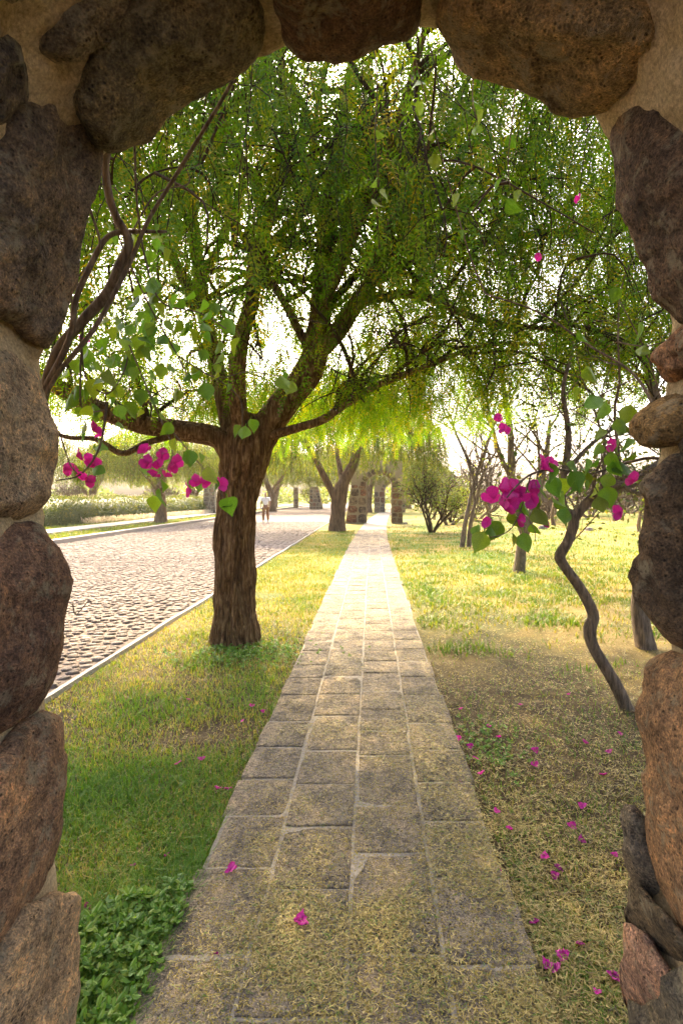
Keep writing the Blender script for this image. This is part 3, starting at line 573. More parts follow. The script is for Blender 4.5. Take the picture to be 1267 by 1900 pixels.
# --- leafless trees and shrubs
def bare_tree(seed, H=4.0, stems=1, spread=0.5, lev=4, r=0.09):
    rs = np.random.default_rng(seed); TR = Acc(); BR = Acc(); tips = []
    def rec(p, d, L, r, l):
        b = branch_path(rs, p, d, L, 6, wig=0.3, up=0.10); (TR if l == 0 else BR).add(*tube(b, np.linspace(r, r * 0.55, 7) + .004, 8 if l == 0 else 4))
        if l >= lev: tips.append(b[-1]); tips.append(b[3]); return
        for m in range(rs.integers(3, 5)):
            t = 6 if m == 0 else rs.integers(3, 7); a = (b[t] - b[t - 1]) / (L / 6)
            d2 = a + rnd_dir(rs) * (0.45 if m == 0 else 0.95) + np.array([0, 0, .1]); rec(b[t], d2 / np.linalg.norm(d2), L * rs.uniform(0.55, 0.78), r * (0.55 if m else .6), l + 1)
    for s in range(stems):
        th = 2 * np.pi * (s + rs.random() * .6) / max(1, stems); d = np.array([spread * math.cos(th), spread * math.sin(th), 1.0]); rec((0.06 * math.cos(th), 0.06 * math.sin(th), -0.05), d / np.linalg.norm(d), H * 0.33, r, 0)
    return TR, BR, np.array(tips)
def add_leaves(tips, n, size, spread, seed, acc=None):
    rs = np.random.default_rng(seed); acc = acc or Acc(); c = tips[rs.integers(0, len(tips), n)] + spread * rs.normal(size=(n, 3))
    d = rs.normal(size=(n, 3)); d /= np.linalg.norm(d, axis=1)[:, None]; w = np.cross(d, rs.normal(size=(n, 3))); w /= np.linalg.norm(w, axis=1)[:, None]
    L = size * rs.uniform(.6, 1.3, n)[:, None]; acc.polys(np.stack([c, c + d * L * .5 + w * L * .25, c + d * L, c + d * L * .5 - w * L * .25], 1), np.clip(rs.normal(.5, .25, n), 0, 1)); return acc
protos = []
for k, (H, st, sp, r) in enumerate([(4.2, 1, .15, .09), (3.0, 3, .55, .06), (2.2, 4, .9, .05)]):
    TR, BR, tips = bare_tree(40 + k, H, st, sp, 4, r)
    protos.append((TR, BR, tips))
def bare_thing(k, name, label, cat, loc, rz, s, group=None, mat=None):
    TR, BR, tips = protos[k]
    if k not in bare_roots:
        t = thing(name, label, cat, loc, group, rz, s); accobj('trunk' if k == 0 else 'stems', TR, mat or M_GREYBARK, t, True); accobj('branchwork', BR, M_PALETWIG, t, False, kind='stuff'); bare_roots[k] = t
    else: t = copy_thing(bare_roots[k], loc, rz, s, label); t.name = name
    if group: t['group'] = group
    elif 'group' in t: del t['group']
    return t
bare_roots = {}
rs = np.random.default_rng(77); LAB = 'leafless pale shrub in the scrub line behind the grass field'; GRP = 'leafless shrubs in the far scrub line'
for k in range(22):
    y = rs.uniform(27, 46); x = rs.uniform(0.09, 0.62) * y + 1.0
    bare_thing(2 if rs.random() < .7 else 1, 'bare_shrub', LAB, 'shrub', (x, y, float(gz(np.array(x), np.array(y))) - .03), rs.uniform(0, 6), rs.uniform(0.9, 1.7), GRP)
for (x, y, s) in [(5.5, 24, 1.1), (9.2, 27, 1.2), (13.5, 30, 1.3), (7.6, 36, 1.5), (17, 38, 1.4), (3.9, 34, 1.1), (11.5, 23, 1.0)]:
    bare_thing(0, 'bare_tree', 'slim leafless tree standing up out of the far scrub line', 'tree', (x, y, float(gz(np.array(x), np.array(y))) - .03), rs.uniform(0, 6), s, 'slim leafless trees in the scrub')
for (x, y, s) in [(-21, 38, 1.2), (-17.5, 46, 1.3), (-25, 44, 1.4), (-23, 60, 1.6), (-18.5, 34, .9)]:
    bare_thing(1, 'bare_tree', 'leafless spreading tree behind the clipped hedge across the road', 'tree', (x, y, -.03), rs.uniform(0, 6), s, 'leafless trees behind the hedge')
def traced_tree(name, label, base_px, d0, stems, seed, twig=True, nl=0, lsize=.05, tw_len=1.0, nb=7, lspread=.12, mat=None, leafm=None, tm=None):
    B = P(*base_px, d0); B[2] = float(gz(B[0], B[1])); t = thing(name, label, 'tree', tuple(B)); rs = np.random.default_rng(seed); BR = Acc(); tips = []
    for q, (pts, rad) in enumerate(stems):
        lp = [P(x, y, d0 + dd) - B for x, y, dd in pts]
        accobj('trunk' if q == 0 else 'limb', bark_tube(lp, rad, 20, 60, 0.13, seed + q, 6), mat or M_GREYBARK, t, True)
        sp = smooth_poly(lp, 30)
        for m in range(nb):
            i = rs.integers(12 if q == 0 else 6, 30); a = sp[min(i + 1, 29)] - sp[max(0, i - 1)]; a /= np.linalg.norm(a) + 1e-9
            d = a * .8 + rnd_dir(rs) * .9 + np.array([0, 0, .25]); L = tw_len * rs.uniform(.5, 1.2); b = branch_path(rs, sp[i], d / np.linalg.norm(d), L, 7, wig=.35, up=.08); r0 = rad[-1] * 0.6 + d0 * .0006
            BR.add(*tube(b, np.linspace(r0, r0 * .35, 8), 5))
            for e in range(6):
                i2 = rs.integers(2, 8); d2 = rnd_dir(rs) + (b[min(i2, 7)] - b[i2 - 1]) / (L / 7) * .8; b2 = branch_path(rs, b[i2], d2 / np.linalg.norm(d2), L * rs.uniform(.25, .6), 5, wig=.35); BR.add(*tube(b2, np.linspace(r0 * .4, r0 * .15, 6), 4))
                for f in range(4):
                    i3 = rs.integers(1, 6); d3 = rnd_dir(rs) + (b2[min(i3, 5)] - b2[i3 - 1]) * 4; b3 = branch_path(rs, b2[i3], d3 / np.linalg.norm(d3), L * rs.uniform(.1, .3), 4, wig=.4); BR.add(*tube(b3, r0 * .13, 3)); tips += [b3[-1], b3[2]]
    accobj('branchwork', BR, tm or M_PALETWIG, t, False, kind='stuff')
    if nl: accobj('crown', add_leaves(np.array(tips), nl, lsize, lspread, seed), leafm or M_BUSH, t, False, kind='stuff')
    return t
traced_tree('sapling', 'crooked grey sapling with a zigzag trunk leaning beside the arch opening', (1162, 1318), 3.9, [
  ([(1168, 1330, 0), (1140, 1268, 0), (1100, 1200, 0), (1094, 1165, 0), (1100, 1140, 0), (1076, 1092, 0), (1046, 1050, 0), (1038, 1030, 0), (1054, 1002, 0), (1064, 962, 0), (1046, 942, 0), (1042, 900, 0), (1050, 855, 0.05), (1054, 800, .1), (1044, 720, .1), (1062, 640, .2), (1040, 560, .3)], [.050, .046, .042, .046, .040, .036, .034, .038, .035, .037, .028, .027, .026, .021, .015, .010, .006]),
  ([(1062, 966, 0), (1086, 934, 0), (1112, 914, -.05), (1152, 898, -.1), (1192, 878, -.1), (1250, 840, 0)], [.036, .033, .032, .03, .026, .02]),
  ([(1046, 880, 0), (1090, 830, .1), (1130, 800, .15), (1180, 770, .2)], [.018, .014, .012, .008])], 5, nl=1300, lsize=.045, tw_len=.9, nb=8, tm=M_GREYBARK)
traced_tree('slim_tree', 'slim brown tree with a bent trunk growing from the open grass', (963, 1064), 10.9, [
  ([(962, 1070, 0), (965, 1035, 0), (970, 1000, 0), (984, 955, 0), (1000, 905, .1), (1012, 850, .2), (1020, 780, .3)], [.125, .11, .1, .09, .075, .06, .03]),
  ([(972, 992, 0), (956, 940, 0), (948, 885, 0), (946, 800, 0), (934, 720, -.1), (930, 640, -.1)], [.085, .08, .075, .06, .045, .025]),
  ([(949, 890, 0), (926, 842, 0), (914, 795, 0), (902, 735, .1)], [.055, .045, .035, .02])], 15, nl=2600, lsize=.06, tw_len=2.0, nb=8)
traced_tree('twin_stem_tree', 'leafless tan tree with twin stems rising from one foot in the grass', (863, 1017), 16.3, [
  ([(856, 1022, 0), (862, 975, 0), (871, 932, 0), (882, 885, 0), (900, 835, 0), (915, 790, .1)], [.075, .065, .06, .055, .045, .025]),
  ([(869, 1020, 0.1), (873, 970, .1), (886, 915, .1), (900, 870, .1), (925, 830, .1)], [.07, .06, .055, .045, .025]),
  ([(880, 892, 0), (864, 845, 0), (846, 805, 0), (835, 770, 0)], [.06, .05, .035, .02])], 25, tw_len=2.0, nb=9)
traced_tree('small_tree', 'grey barked tree trunk half hidden behind the arch stones by the lawn', (1197, 1205), 5.5, [
  ([(1200, 1212, 0), (1188, 1150, 0), (1186, 1110, 0), (1200, 1040, 0), (1230, 960, 0), (1240, 860, 0), (1215, 740, 0), (1180, 600, .1)], [.1, .085, .08, .075, .07, .065, .05, .03])], 35, nl=2500, lsize=.05, tw_len=1.6, nb=9)
# green leafy bush with fanning stems
TR, BR, tips = bare_tree(91, 3.9, 6, .5, 3, .05); bx = G(800, 988); bush = thing('bush', 'leafy green bush with fanning thin stems beside the gateway path', 'bush', tuple(bx))
accobj('stems', TR, M_TWIG, bush, True); accobj('branchwork', BR, M_TWIG, bush, False, kind='stuff'); accobj('crown', add_leaves(tips, 5200, .10, .20, 3), M_BUSH, bush, False, kind='stuff')
for (x, y, s, lab) in [(4.6, 31, .8, 'smaller leafy bush at the edge of the far scrub'), (-8.2, 75, 1.1, 'round leafy bush far up the road beyond the pillars')]: copy_thing(bush, (x, y, 0), 2.1, s, lab)

# ---------------------------------------------------------------- gateways and pillars of stone farther on
def stone_block(parent, cx, cz, w, h, yface, depth, col, seed, axis='y'):
    rs = np.random.default_rng(seed); N = 10; th = np.linspace(0, 2 * np.pi, N, endpoint=False) + rs.uniform(-.1, .1, N)
    ex = 0.5; px = np.sign(np.cos(th)) * np.abs(np.cos(th)) ** ex * w / 2 * rs.uniform(.86, 1.05, N); pz = np.sign(np.sin(th)) * np.abs(np.sin(th)) ** ex * h / 2 * rs.uniform(.86, 1.05, N)
    V = []
    for s, dd in ((0.97, 0.05), (1.0, -0.01), (0.82, -depth)):
        for k in range(N): V.append((px[k] * s, dd, pz[k] * s))
    V.append((0, -depth * 1.1, 0)); A = Acc(); A.add(V, [(r * N + t, r * N + (t + 1) % N, (r + 1) * N + (t + 1) % N, (r + 1) * N + t) for r in range(2) for t in range(N)])
    A.f3.append(np.array([(2 * N + t, 2 * N + (t + 1) % N, 3 * N) for t in range(N)])); A.r3.append(np.full(N, .5))
    o = accobj('stone', A, M_FSTONE, parent, False); o.color = (*col, 1)
    if axis == 'y': o.location = (cx, yface, cz)
    elif axis == '+x': o.location = (yface, cx, cz); o.rotation_euler = (0, 0, R(90))
    else: o.location = (yface, cx, cz); o.rotation_euler = (0, 0, R(-90))
    return o
FC = [(0.16, 0.105, 0.07), (0.20, 0.14, 0.085), (0.13, 0.10, 0.075), (0.19, 0.10, 0.065), (0.11, 0.085, 0.07), (0.22, 0.165, 0.11)]
def face_stones(parent, xl, xr, z0, z1, yface, rs, rowh, bw, depth=.03, axis='y'):
    """rows of irregular stones on a face; xl, xr functions of z"""
    z = z0
    while z < z1 - rowh * .4:
        h = rowh * rs.uniform(.75, 1.35); h = min(h, z1 - z); a, b = xl(z + h / 2), xr(z + h / 2); n = max(1, int(round((b - a) / (bw * rs.uniform(.8, 1.3))))); cuts = np.linspace(a, b, n + 1)
        if n > 1: cuts[1:-1] += rs.uniform(-.18, .18, n - 1) * bw
        for k in range(n):
            w = cuts[k + 1] - cuts[k]; stone_block(parent, (cuts[k] + cuts[k + 1]) / 2, z + h / 2 + rs.uniform(-.02, .02), w * rs.uniform(.84, .93), h * rs.uniform(.82, .92), yface, depth, FC[rs.integers(0, 6)], int(rs.integers(1e6)), axis)
        z += h
def gateway(label, x0, x1, pl, pr, y, hop, htop, thick, rowh, bw, seed, butt=0.0):
    """x0,x1 opening; pl, pr pier widths; arched opening of height hop"""
    rs = np.random.default_rng(seed); t = thing('stone_gateway', label, 'gateway', ((x0 + x1) / 2, y, 0)); cx = (x0 + x1) / 2; hw = (x1 - x0) / 2; spring = hop - hw
    prof = [(-hw, -.05), (-hw, spring)] + [(-hw * math.cos(u), spring + hw * math.sin(u)) for u in np.linspace(0, np.pi, 15)[1:-1]] + [(hw, spring), (hw, -.05)]
    def outr(k, p):
        x, z = p
        if k <= 1: return (-hw - pl - (butt if k == 0 else 0), z)
        if k >= len(prof) - 2: return (hw + pr, z)
        u = (k - 1) / (len(prof) - 3); return (-hw - pl + u * (2 * hw + pl + pr), htop + .12 * nz(u * 4, seed)) if 0.12 < u < .88 else ((-hw - pl if u < .5 else hw + pr), htop - .1 if abs(u - .5) > .43 else htop)
    A = Acc(); n = len(prof); O = [outr(k, p) for k, p in enumerate(prof)]
    V = [(p[0], yy_, p[1]) for yy_ in (0, thick) for p in prof] + [(p[0], yy_, p[1]) for yy_ in (0, thick) for p in O]; q = []
    for k in range(n - 1): q += [(k, 2 * n + k, 2 * n + k + 1, k + 1), (n + k, n + k + 1, 3 * n + k + 1, 3 * n + k), (k, k + 1, n + k + 1, n + k), (2 * n + k, 3 * n + k, 3 * n + k + 1, 2 * n + k + 1)]
    A.add(V, q); accobj('mortar', A, M_FMORTAR, t, False)
    face_stones(t, lambda z: -hw - pl - butt * max(0, 1 - z / spring), lambda z: -hw, 0.02, spring + .1, 0, rs, rowh, bw)
    face_stones(t, lambda z: hw, lambda z: hw + pr, 0.02, spring + .1, 0, rs, rowh * .8, max(bw * .8, pr * .6))
    face_stones(t, lambda y_: 0.02, lambda y_: thick - .02, 0.02, spring, -hw, rs, rowh, thick * .8, .03, '+x')
    face_stones(t, lambda y_: 0.02, lambda y_: thick - .02, 0.02, spring, hw, rs, rowh, thick * .8, .03, '-x')
    for k in range(9):                                       # the ring of the arch
        u = np.pi * (k + .5) / 9; rr = hw + .2; o = stone_block(t, -rr * math.cos(u), spring + rr * math.sin(u) * .98, .34, .26, 0, .035, FC[rs.integers(0, 6)], int(rs.integers(1e6))); o.rotation_euler = (0, -(np.pi - u), 0)
    return t
gateway('stone gateway with a round arch over the slab path behind the forked pepper tree', -0.27, 1.12, .85, .62, 30.0, 2.75, 3.5, .55, .42, .5, 4, .35)
gateway('farther stone gateway glimpsed through the arch of the nearer one', 1.25, 2.75, 1.0, .4, 50.0, 2.75, 3.5, .55, .42, .5, 9)
def pillar(label, x, y, w0, w1, h, seed, lean=0.0):
    rs = np.random.default_rng(seed); t = thing('stone_pillar', label, 'pillar', (x, y, 0)); d = .6; A = Acc()
    V = [(sx * w0 / 2, sy * d / 2, -.05) for sx in (-1, 1) for sy in (-1, 1)] + [(sx * w1 / 2 + lean, sy * d / 2, h) for sx in (-1, 1) for sy in (-1, 1)]
    A.add(V, [(0, 2, 6, 4), (1, 5, 7, 3), (0, 4, 5, 1), (2, 3, 7, 6), (4, 6, 7, 5)]); accobj('mortar', A, M_FMORTAR, t)
    f = lambda z: w0 + (w1 - w0) * z / h
    face_stones(t, lambda z: -f(z) / 2 + lean * z / h, lambda z: f(z) / 2 + lean * z / h, .02, h, -d / 2, rs, .36, .42)
    return t
pillar('tapering stone pillar like a buttress where the cobbled road ends', -6.3, 62, 1.55, .95, 2.6, 3, -.3)
pillar('narrow stone pillar standing beyond the walking person', -9.5, 68, .6, .5, 2.6, 5)
pillar('stone pillar at the end of the hedge across the road', -13.75, 46, 1.1, .85, 2.6, 6)
for (px, py, s, lab) in [(1007, 992, .5, 'pale boulder in the grass behind the slim brown tree'), (1092, 1000, .36, 'grey boulder in the grass beside the zigzag sapling'), (880, 968, .42, 'grey boulder behind the twin stemmed tree'), (752, 972, .30, 'small dark boulder at the foot of the gateway pier')]:
    A = Acc(); V, f4, f3 = cobble_mesh(int(px)); V = V * np.array([7 * s, 7 * s, 16 * s]) * np.array([1, 1, .9]); A.add(V, f4); A.f3.append(f3); A.r3.append(np.full(len(f3), .5))
    g = G(px, py); o = accobj('boulder', A, M_FSTONE, None, True, label=lab, category='boulder'); o.location = (g[0], g[1], float(gz(g[0], g[1])) + .02); o.color = (.34, .29, .26, 1)

# ---------------------------------------------------------------- hedge, plumed grass, far wood
rs = np.random.default_rng(3); hd = thing('hedge', 'clipped yellow green hedge in a long mound across the cobbled road', 'hedge', (-16.5, 20, 0))
A = Acc(); LVh = Acc(); hx = lambda y: -18.2 + 3.0 * np.clip((y - 18) / 30, 0, 1)
n = 34; V = []
hy = np.linspace(12, 47, 60)
for y in hy:
    for u in np.linspace(0, np.pi, 14): V.append((hx(y) + 1.5 * math.cos(u) + 16.5, y - 20, (1.40 + .28 * nz(y * .5, 2)) * math.sin(u) ** .7 + .1 * nz(y * 1.5, u * 2)))
i = np.arange(59)[:, None] * 14; j = np.arange(13)[None]; A.add(V, np.stack([i + j, i + j + 1, i + 15 + j, i + 14 + j], -1).reshape(-1, 4), .2); accobj('core', A, M_HEDGE, hd, True)
VV = np.array(V).reshape(60, 14, 3); m = 42000; a_ = rs.uniform(0, 58.99, m); b_ = rs.uniform(0, 10.99, m); ia, ib = a_.astype(int), b_.astype(int)
c = VV[ia, ib] + (VV[ia + 1, ib] - VV[ia, ib]) * (a_ - ia)[:, None] + (VV[ia, ib + 1] - VV[ia, ib]) * (b_ - ib)[:, None] + .07 * rs.normal(size=(m, 3))
d = rs.normal(size=(m, 3)); d[:, 2] += .8; d /= np.linalg.norm(d, axis=1)[:, None]; w = np.cross(d, rs.normal(size=(m, 3))); w /= np.linalg.norm(w, axis=1)[:, None]; Ls = rs.uniform(.06, .13, m)[:, None]
LVh.polys(np.stack([c, c + d * Ls * .5 + w * Ls * .3, c + d * Ls, c + d * Ls * .5 - w * Ls * .3], 1), np.clip(.5 + .3 * np.sin(a_ * 1.7) * np.sin(b_ * 1.1) + rs.normal(0, .2, m), 0, 1)); accobj('foliage', LVh, M_HEDGE, hd, False, kind='stuff')
A = Acc(); m = 7000
fy = np.concatenate([rs.uniform(29, 46, 3000), rs.uniform(16, 60, 4000)]); fx = np.concatenate([hx(fy[:3000]) + 1.75 + rs.normal(0, .18, 3000), hx(fy[3000:]) - rs.uniform(1.5, 6, 4000)])
h = np.concatenate([rs.uniform(.12, .42, 3000), rs.uniform(1.0, 1.6, 4000)]); base = np.stack([fx, fy, np.zeros(m)], -1); tip = base + np.stack([rs.normal(0, .12, m), rs.normal(0, .12, m), h], -1); w = np.stack([rs.normal(size=m), rs.normal(size=m), np.zeros(m)], -1); w /= np.linalg.norm(w, axis=1)[:, None]
A.polys(np.stack([base, base + (tip - base) * .6 + w * .008, tip, base + (tip - base) * .6 - w * .008], 1), rs.random(m)); q = base + (tip - base) * .62
A.polys(np.stack([q, q + (tip - q) * .5 + w * .035, tip + (tip - q) * .2, q + (tip - q) * .5 - w * .035], 1), rs.random(m))
accobj('fountain_grass', A, M_PLUME, None, False, kind='stuff', label='pale plumed grass standing along the hedge across the road', category='grass')
A = Acc(); cs = []
for k in range(150):
    x = rs.uniform(-150, 170); y = rs.uniform(105, 150); s = rs.uniform(1.5, 3.6); cs.append((x, y, s))
for (x, y, s) in cs:
    m = 300; v = rs.normal(size=(m, 3)); v /= np.linalg.norm(v, axis=1)[:, None]; v[:, 2] = np.abs(v[:, 2]) * 1.3; c = np.array([x, y, 0]) + v * s * rs.uniform(.6, 1.05, (m, 1)) * np.array([1.3, 1.3, 1.0])
    d = rs.normal(size=(m, 3)); w = np.cross(d, rs.normal(size=(m, 3))); d *= .3 / np.linalg.norm(d, axis=1)[:, None]; w *= .25 / np.linalg.norm(w, axis=1)[:, None]
    A.polys(np.stack([c - d, c + w, c + d, c - w], 1), np.clip(rs.normal(.5, .25, m), 0, 1))
accobj('woodland', A, M_BUSH, None, False, kind='stuff', label='hazy low wood along the horizon', category='woodland')

# ---------------------------------------------------------------- grass, litter, ground cover
def blades(n, xf, hrange, w, acc, rs, colf, lean=.5, ymin=1.5, ymax=6.0, pw=2.0, fade=None):
    """xf(y, u) gives x; near ground denser"""
    y = 1.0 / (1.0 / ymax + (1.0 / ymin - 1.0 / ymax) * rs.random(n) ** pw) if pw else rs.uniform(ymin, ymax, n)
    x = xf(y, rs.random(n)); g = np.vectorize(lambda a, b: nz(a * 1.6, b * 1.6, 4))(x, y); keep = g + rs.normal(0, .25, n) > -.45; keep &= True if fade is None else rs.random(n) < np.clip((y + 1.8 * g - fade[0]) / (fade[1] - fade[0]), 0, 1) ** 1.5; x, y, g = x[keep], y[keep], g[keep]; n = len(x)
    b = np.stack([x, y, gz(x, y) - .004], -1); th = rs.uniform(0, 2 * np.pi, n); dr = np.stack([np.cos(th), np.sin(th), np.zeros(n)], -1); w_ = np.stack([-np.sin(th), np.cos(th), np.zeros(n)], -1)
    h = rs.uniform(*hrange, n) * (1 + .4 * g); ln = (h * rs.uniform(.1, 1.6, n) * lean)[:, None]; ws = (w * rs.uniform(.6, 1.3, n) * (1 + y / 14))[:, None]
    m = b + dr * ln * .35 + np.array([0, 0, 1]) * (h * .6)[:, None]; t = b + dr * ln + np.array([0, 0, 1]) * h[:, None]
    acc.polys(np.stack([b - w_ * ws, b + w_ * ws, m + w_ * ws * .7, m - w_ * ws * .7], 1), colf(x, y, g, rs)); acc.polys(np.stack([m - w_ * ws * .7, m + w_ * ws * .7, t], 1), colf(x, y, g, rs))
rs = np.random.default_rng(21); A = Acc()
lf = lambda y, u: -0.685 - (np.minimum(1.72, .56 * y + .25 - .71 + .1)) * u
cl = lambda x, y, g, r: np.clip(.24 + np.clip((y - 2.8) / 5, -.05, .33) - .45 * g + r.normal(0, .28, len(x)), 0, 1)
blades(76000, lf, (.015, .06), .0025, A, rs, cl, .9, 1.45, 9.0, 0.75)
blades(20000, lambda y, u: .56 + u * (.55 * y), (.012, .04), .0017, A, rs, lambda x, y, g, r: np.clip(.45 - .9 * g + r.normal(0, .25, len(x)), 0, 1), 1.2, 1.45, 8.0, 0.8)
accobj('lawn_grass', A, M_GRASS, None, False, kind='stuff', label='short green grass growing on both sides of the slab path', category='grass')
A = Acc(); blades(34000, lambda y, u: -0.72 - 1.68 * u, (.02, .07), .003, A, rs, lambda x, y, g, r: np.clip(.55 - .5 * g + r.normal(0, .2, len(x)), 0, 1), .8, 4.5, 24, 1.0, (4.5, 9))
blades(92000, lambda y, u: np.array([cxp(v) for v in y]) + .65 + u * (.55 * y), (.02, .09), .0050, A, rs, lambda x, y, g, r: np.clip(.42 - .6 * g + r.normal(0, .2, len(x)), 0, 1), .9, 4.0, 30, .8, (5.2, 10.5))
ap = lambda y, u: -12.7 + 2.35 * u
blades(9000, ap, (.04, .12), .008, A, rs, lambda x, y, g, r: np.clip(.35 + r.normal(0, .2, len(x)), 0, 1), .7, 14, 50, 1.0)
blades(9000, lambda y, u: -16.6 + 2.3 * u, (.04, .14), .008, A, rs, lambda x, y, g, r: np.clip(.3 + r.normal(0, .2, len(x)), 0, 1), .7, 14, 50, 1.0)
accobj('field_grass', A, M_FIELD, None, False, kind='stuff', label='sunlit green and straw coloured grass of the open field', category='grass')
def slivers(n, x, y, z, Lr, w, acc, rs, col, tilt=.25):
    th = rs.uniform(0, 2 * np.pi, n); d = np.stack([np.cos(th), np.sin(th), rs.normal(0, tilt, n)], -1); s = np.stack([-np.sin(th), np.cos(th), rs.normal(0, .3, n)], -1); L = rs.uniform(*Lr, n)[:, None]; cu = rs.normal(0, .25, n)[:, None]
    c = np.stack([x, y, z], -1); ww = (w * rs.uniform(.6, 1.4, n))[:, None]; p0 = c - d * L * .5; p1 = c + s * cu * L; p2 = c + d * L * .5
    acc.polys(np.stack([p0, p1 - s * ww, p2, p1 + s * ww], 1), col)
def nzv(x, y, f, z=0.0): return np.array([nz(a * f, b * f, z) for a, b in zip(x, y)])
A = Acc(); n = 74000; y = 1 / (1 / 13.0 + (1 / 1.5 - 1 / 13.0) * rs.random(n) ** 1.15); x = .53 + rs.random(n) * (.56 * y + .1); k_ = nzv(x, y, 4.0, 6) + rs.normal(0, .3, n) > -.3; x, y = x[k_], y[k_]; n = len(x); slivers(n, x, y, rs.uniform(.003, .03, n), (.015, .048), .0019, A, rs, np.clip(.5 + .35 * nzv(x, y, 1.3) + rs.normal(0, .3, n), 0, 1))
n = 26000; y = 1 / (1 / 8.0 + (1 / 1.5 - 1 / 8.0) * rs.random(n)); x = -.70 - rs.random(n) ** 1.6 * np.minimum(1.7, .5 * y); slivers(n, x, y, rs.uniform(.003, .02, n), (.015, .045), .0015, A, rs, np.clip(rs.normal(.35, .22, n), 0, 1))
accobj('dry_litter', A, M_LITTER, None, False, kind='stuff', label='dry straw coloured leaf litter covering the soil beside the path', category='litter')
A = Acc(); n = 75000; y = 1 / (1 / 11.0 + (1 / 1.5 - 1 / 11.0) * rs.random(n) ** .9); x = rs.uniform(-.66, .53, n); dens = nzv(x, y, 1.9, 2) + .5 * nzv(x, y, 5, 8) + .75 * x + .0
keep = dens + rs.normal(0, .16, n) > .15 ; keep |= rs.random(n) < .09; x, y = x[keep], y[keep]; n = len(x); slivers(n, x, y, rs.uniform(.036, .052, n), (.010, .034), .0016, A, rs, np.clip(rs.normal(.62, .25, n), 0, 1), .12)
accobj('path_litter', A, M_LITTER, None, False, kind='stuff', label='drifts of fallen yellow green leaflets scattered over the slabs', category='litter')
A = Acc(); n = 17000; y = 1 / (1 / 9.0 + (1 / 1.5 - 1 / 9.0) * rs.random(n)); x = rs.uniform(-.64, .53, n); r_ = .0022 * rs.uniform(.6, 1.5, n)[:, None]; c = np.stack([x, y, np.full(n, .0415)], -1)
ex, ey, ez = np.eye(3); T4 = [c + ex * r_, c + ey * r_, c - ex * r_, c - ey * r_, c + ez * r_ * 1.3]
for k in range(4): A.polys(np.stack([T4[k], T4[(k + 1) % 4], T4[4]], 1), rs.random(n))
accobj('fallen_seeds', A, M_SEED, None, False, kind='stuff', label='tiny yellow seeds sprinkled over the slab path', category='seeds')
A = Acc()
def rosettes(xs, ys, acc, rs, hr=(.02, .07), s=1.0):
    n = len(xs); h = rs.uniform(*hr, n); top = np.stack([xs + rs.normal(0, .01, n), ys + rs.normal(0, .01, n), h], -1); b = np.stack([xs, ys, np.zeros(n)], -1); e = np.array([.0012, 0, 0])
    acc.polys(np.stack([b - e, b + e, top + e, top - e], 1), .1)
    for k in range(7):
        th = rs.uniform(0, 6.28, n) * .15 + k * 2.4 + rs.uniform(0, 6.28, n) * .1 + xs * 91; el = rs.uniform(-.1, .9, n); d = np.stack([np.cos(th) * np.cos(el), np.sin(th) * np.cos(el), np.sin(el)], -1); w = np.stack([-np.sin(th), np.cos(th), np.zeros(n)], -1)
        L = (rs.uniform(.012, .024, n) * s)[:, None]; o = top - np.array([0, 0, 1.]) * (h * rs.uniform(0, .5, n))[:, None]; c = np.clip(rs.normal(.5, .25, n), 0, 1); up = np.cross(d, w) * -.12 * L
        acc.polys(np.stack([o, o + d * L * .45 + w * L * .27 + up, o + d * L * .8 + w * L * .24 + up, o + d * L], 1), c); acc.polys(np.stack([o, o + d * L, o + d * L * .8 - w * L * .24 + up, o + d * L * .45 - w * L * .27 + up], 1), c)
n = 2100; y = 1 / (1 / 3.4 + (1 / 1.42 - 1 / 3.4) * rs.random(n) ** .6); x = -.685 - rs.random(n) * np.minimum(1.5, .56 * y - .3); k = nzv(x, y, 3.0, 5) - (y - 1.85) * .7 + rs.normal(0, .12, n) > 0; x, y = x[k], y[k]; rosettes(x, y, A, rs, (.02, .075), 1.45)
n = 420; rosettes(rs.normal(-1.2, .30, n), rs.normal(5.25, .22, n), A, rs, (.01, .06), 1.4)
n = 90; rosettes(rs.normal(.74, .10, n), rs.normal(3.35, .22, n), A, rs, (.01, .04), 1.2)
accobj('ground_cover', A, M_COVER, None, False, kind='stuff', label='low leafy ground cover growing along the edge of the slabs', category='ground cover')

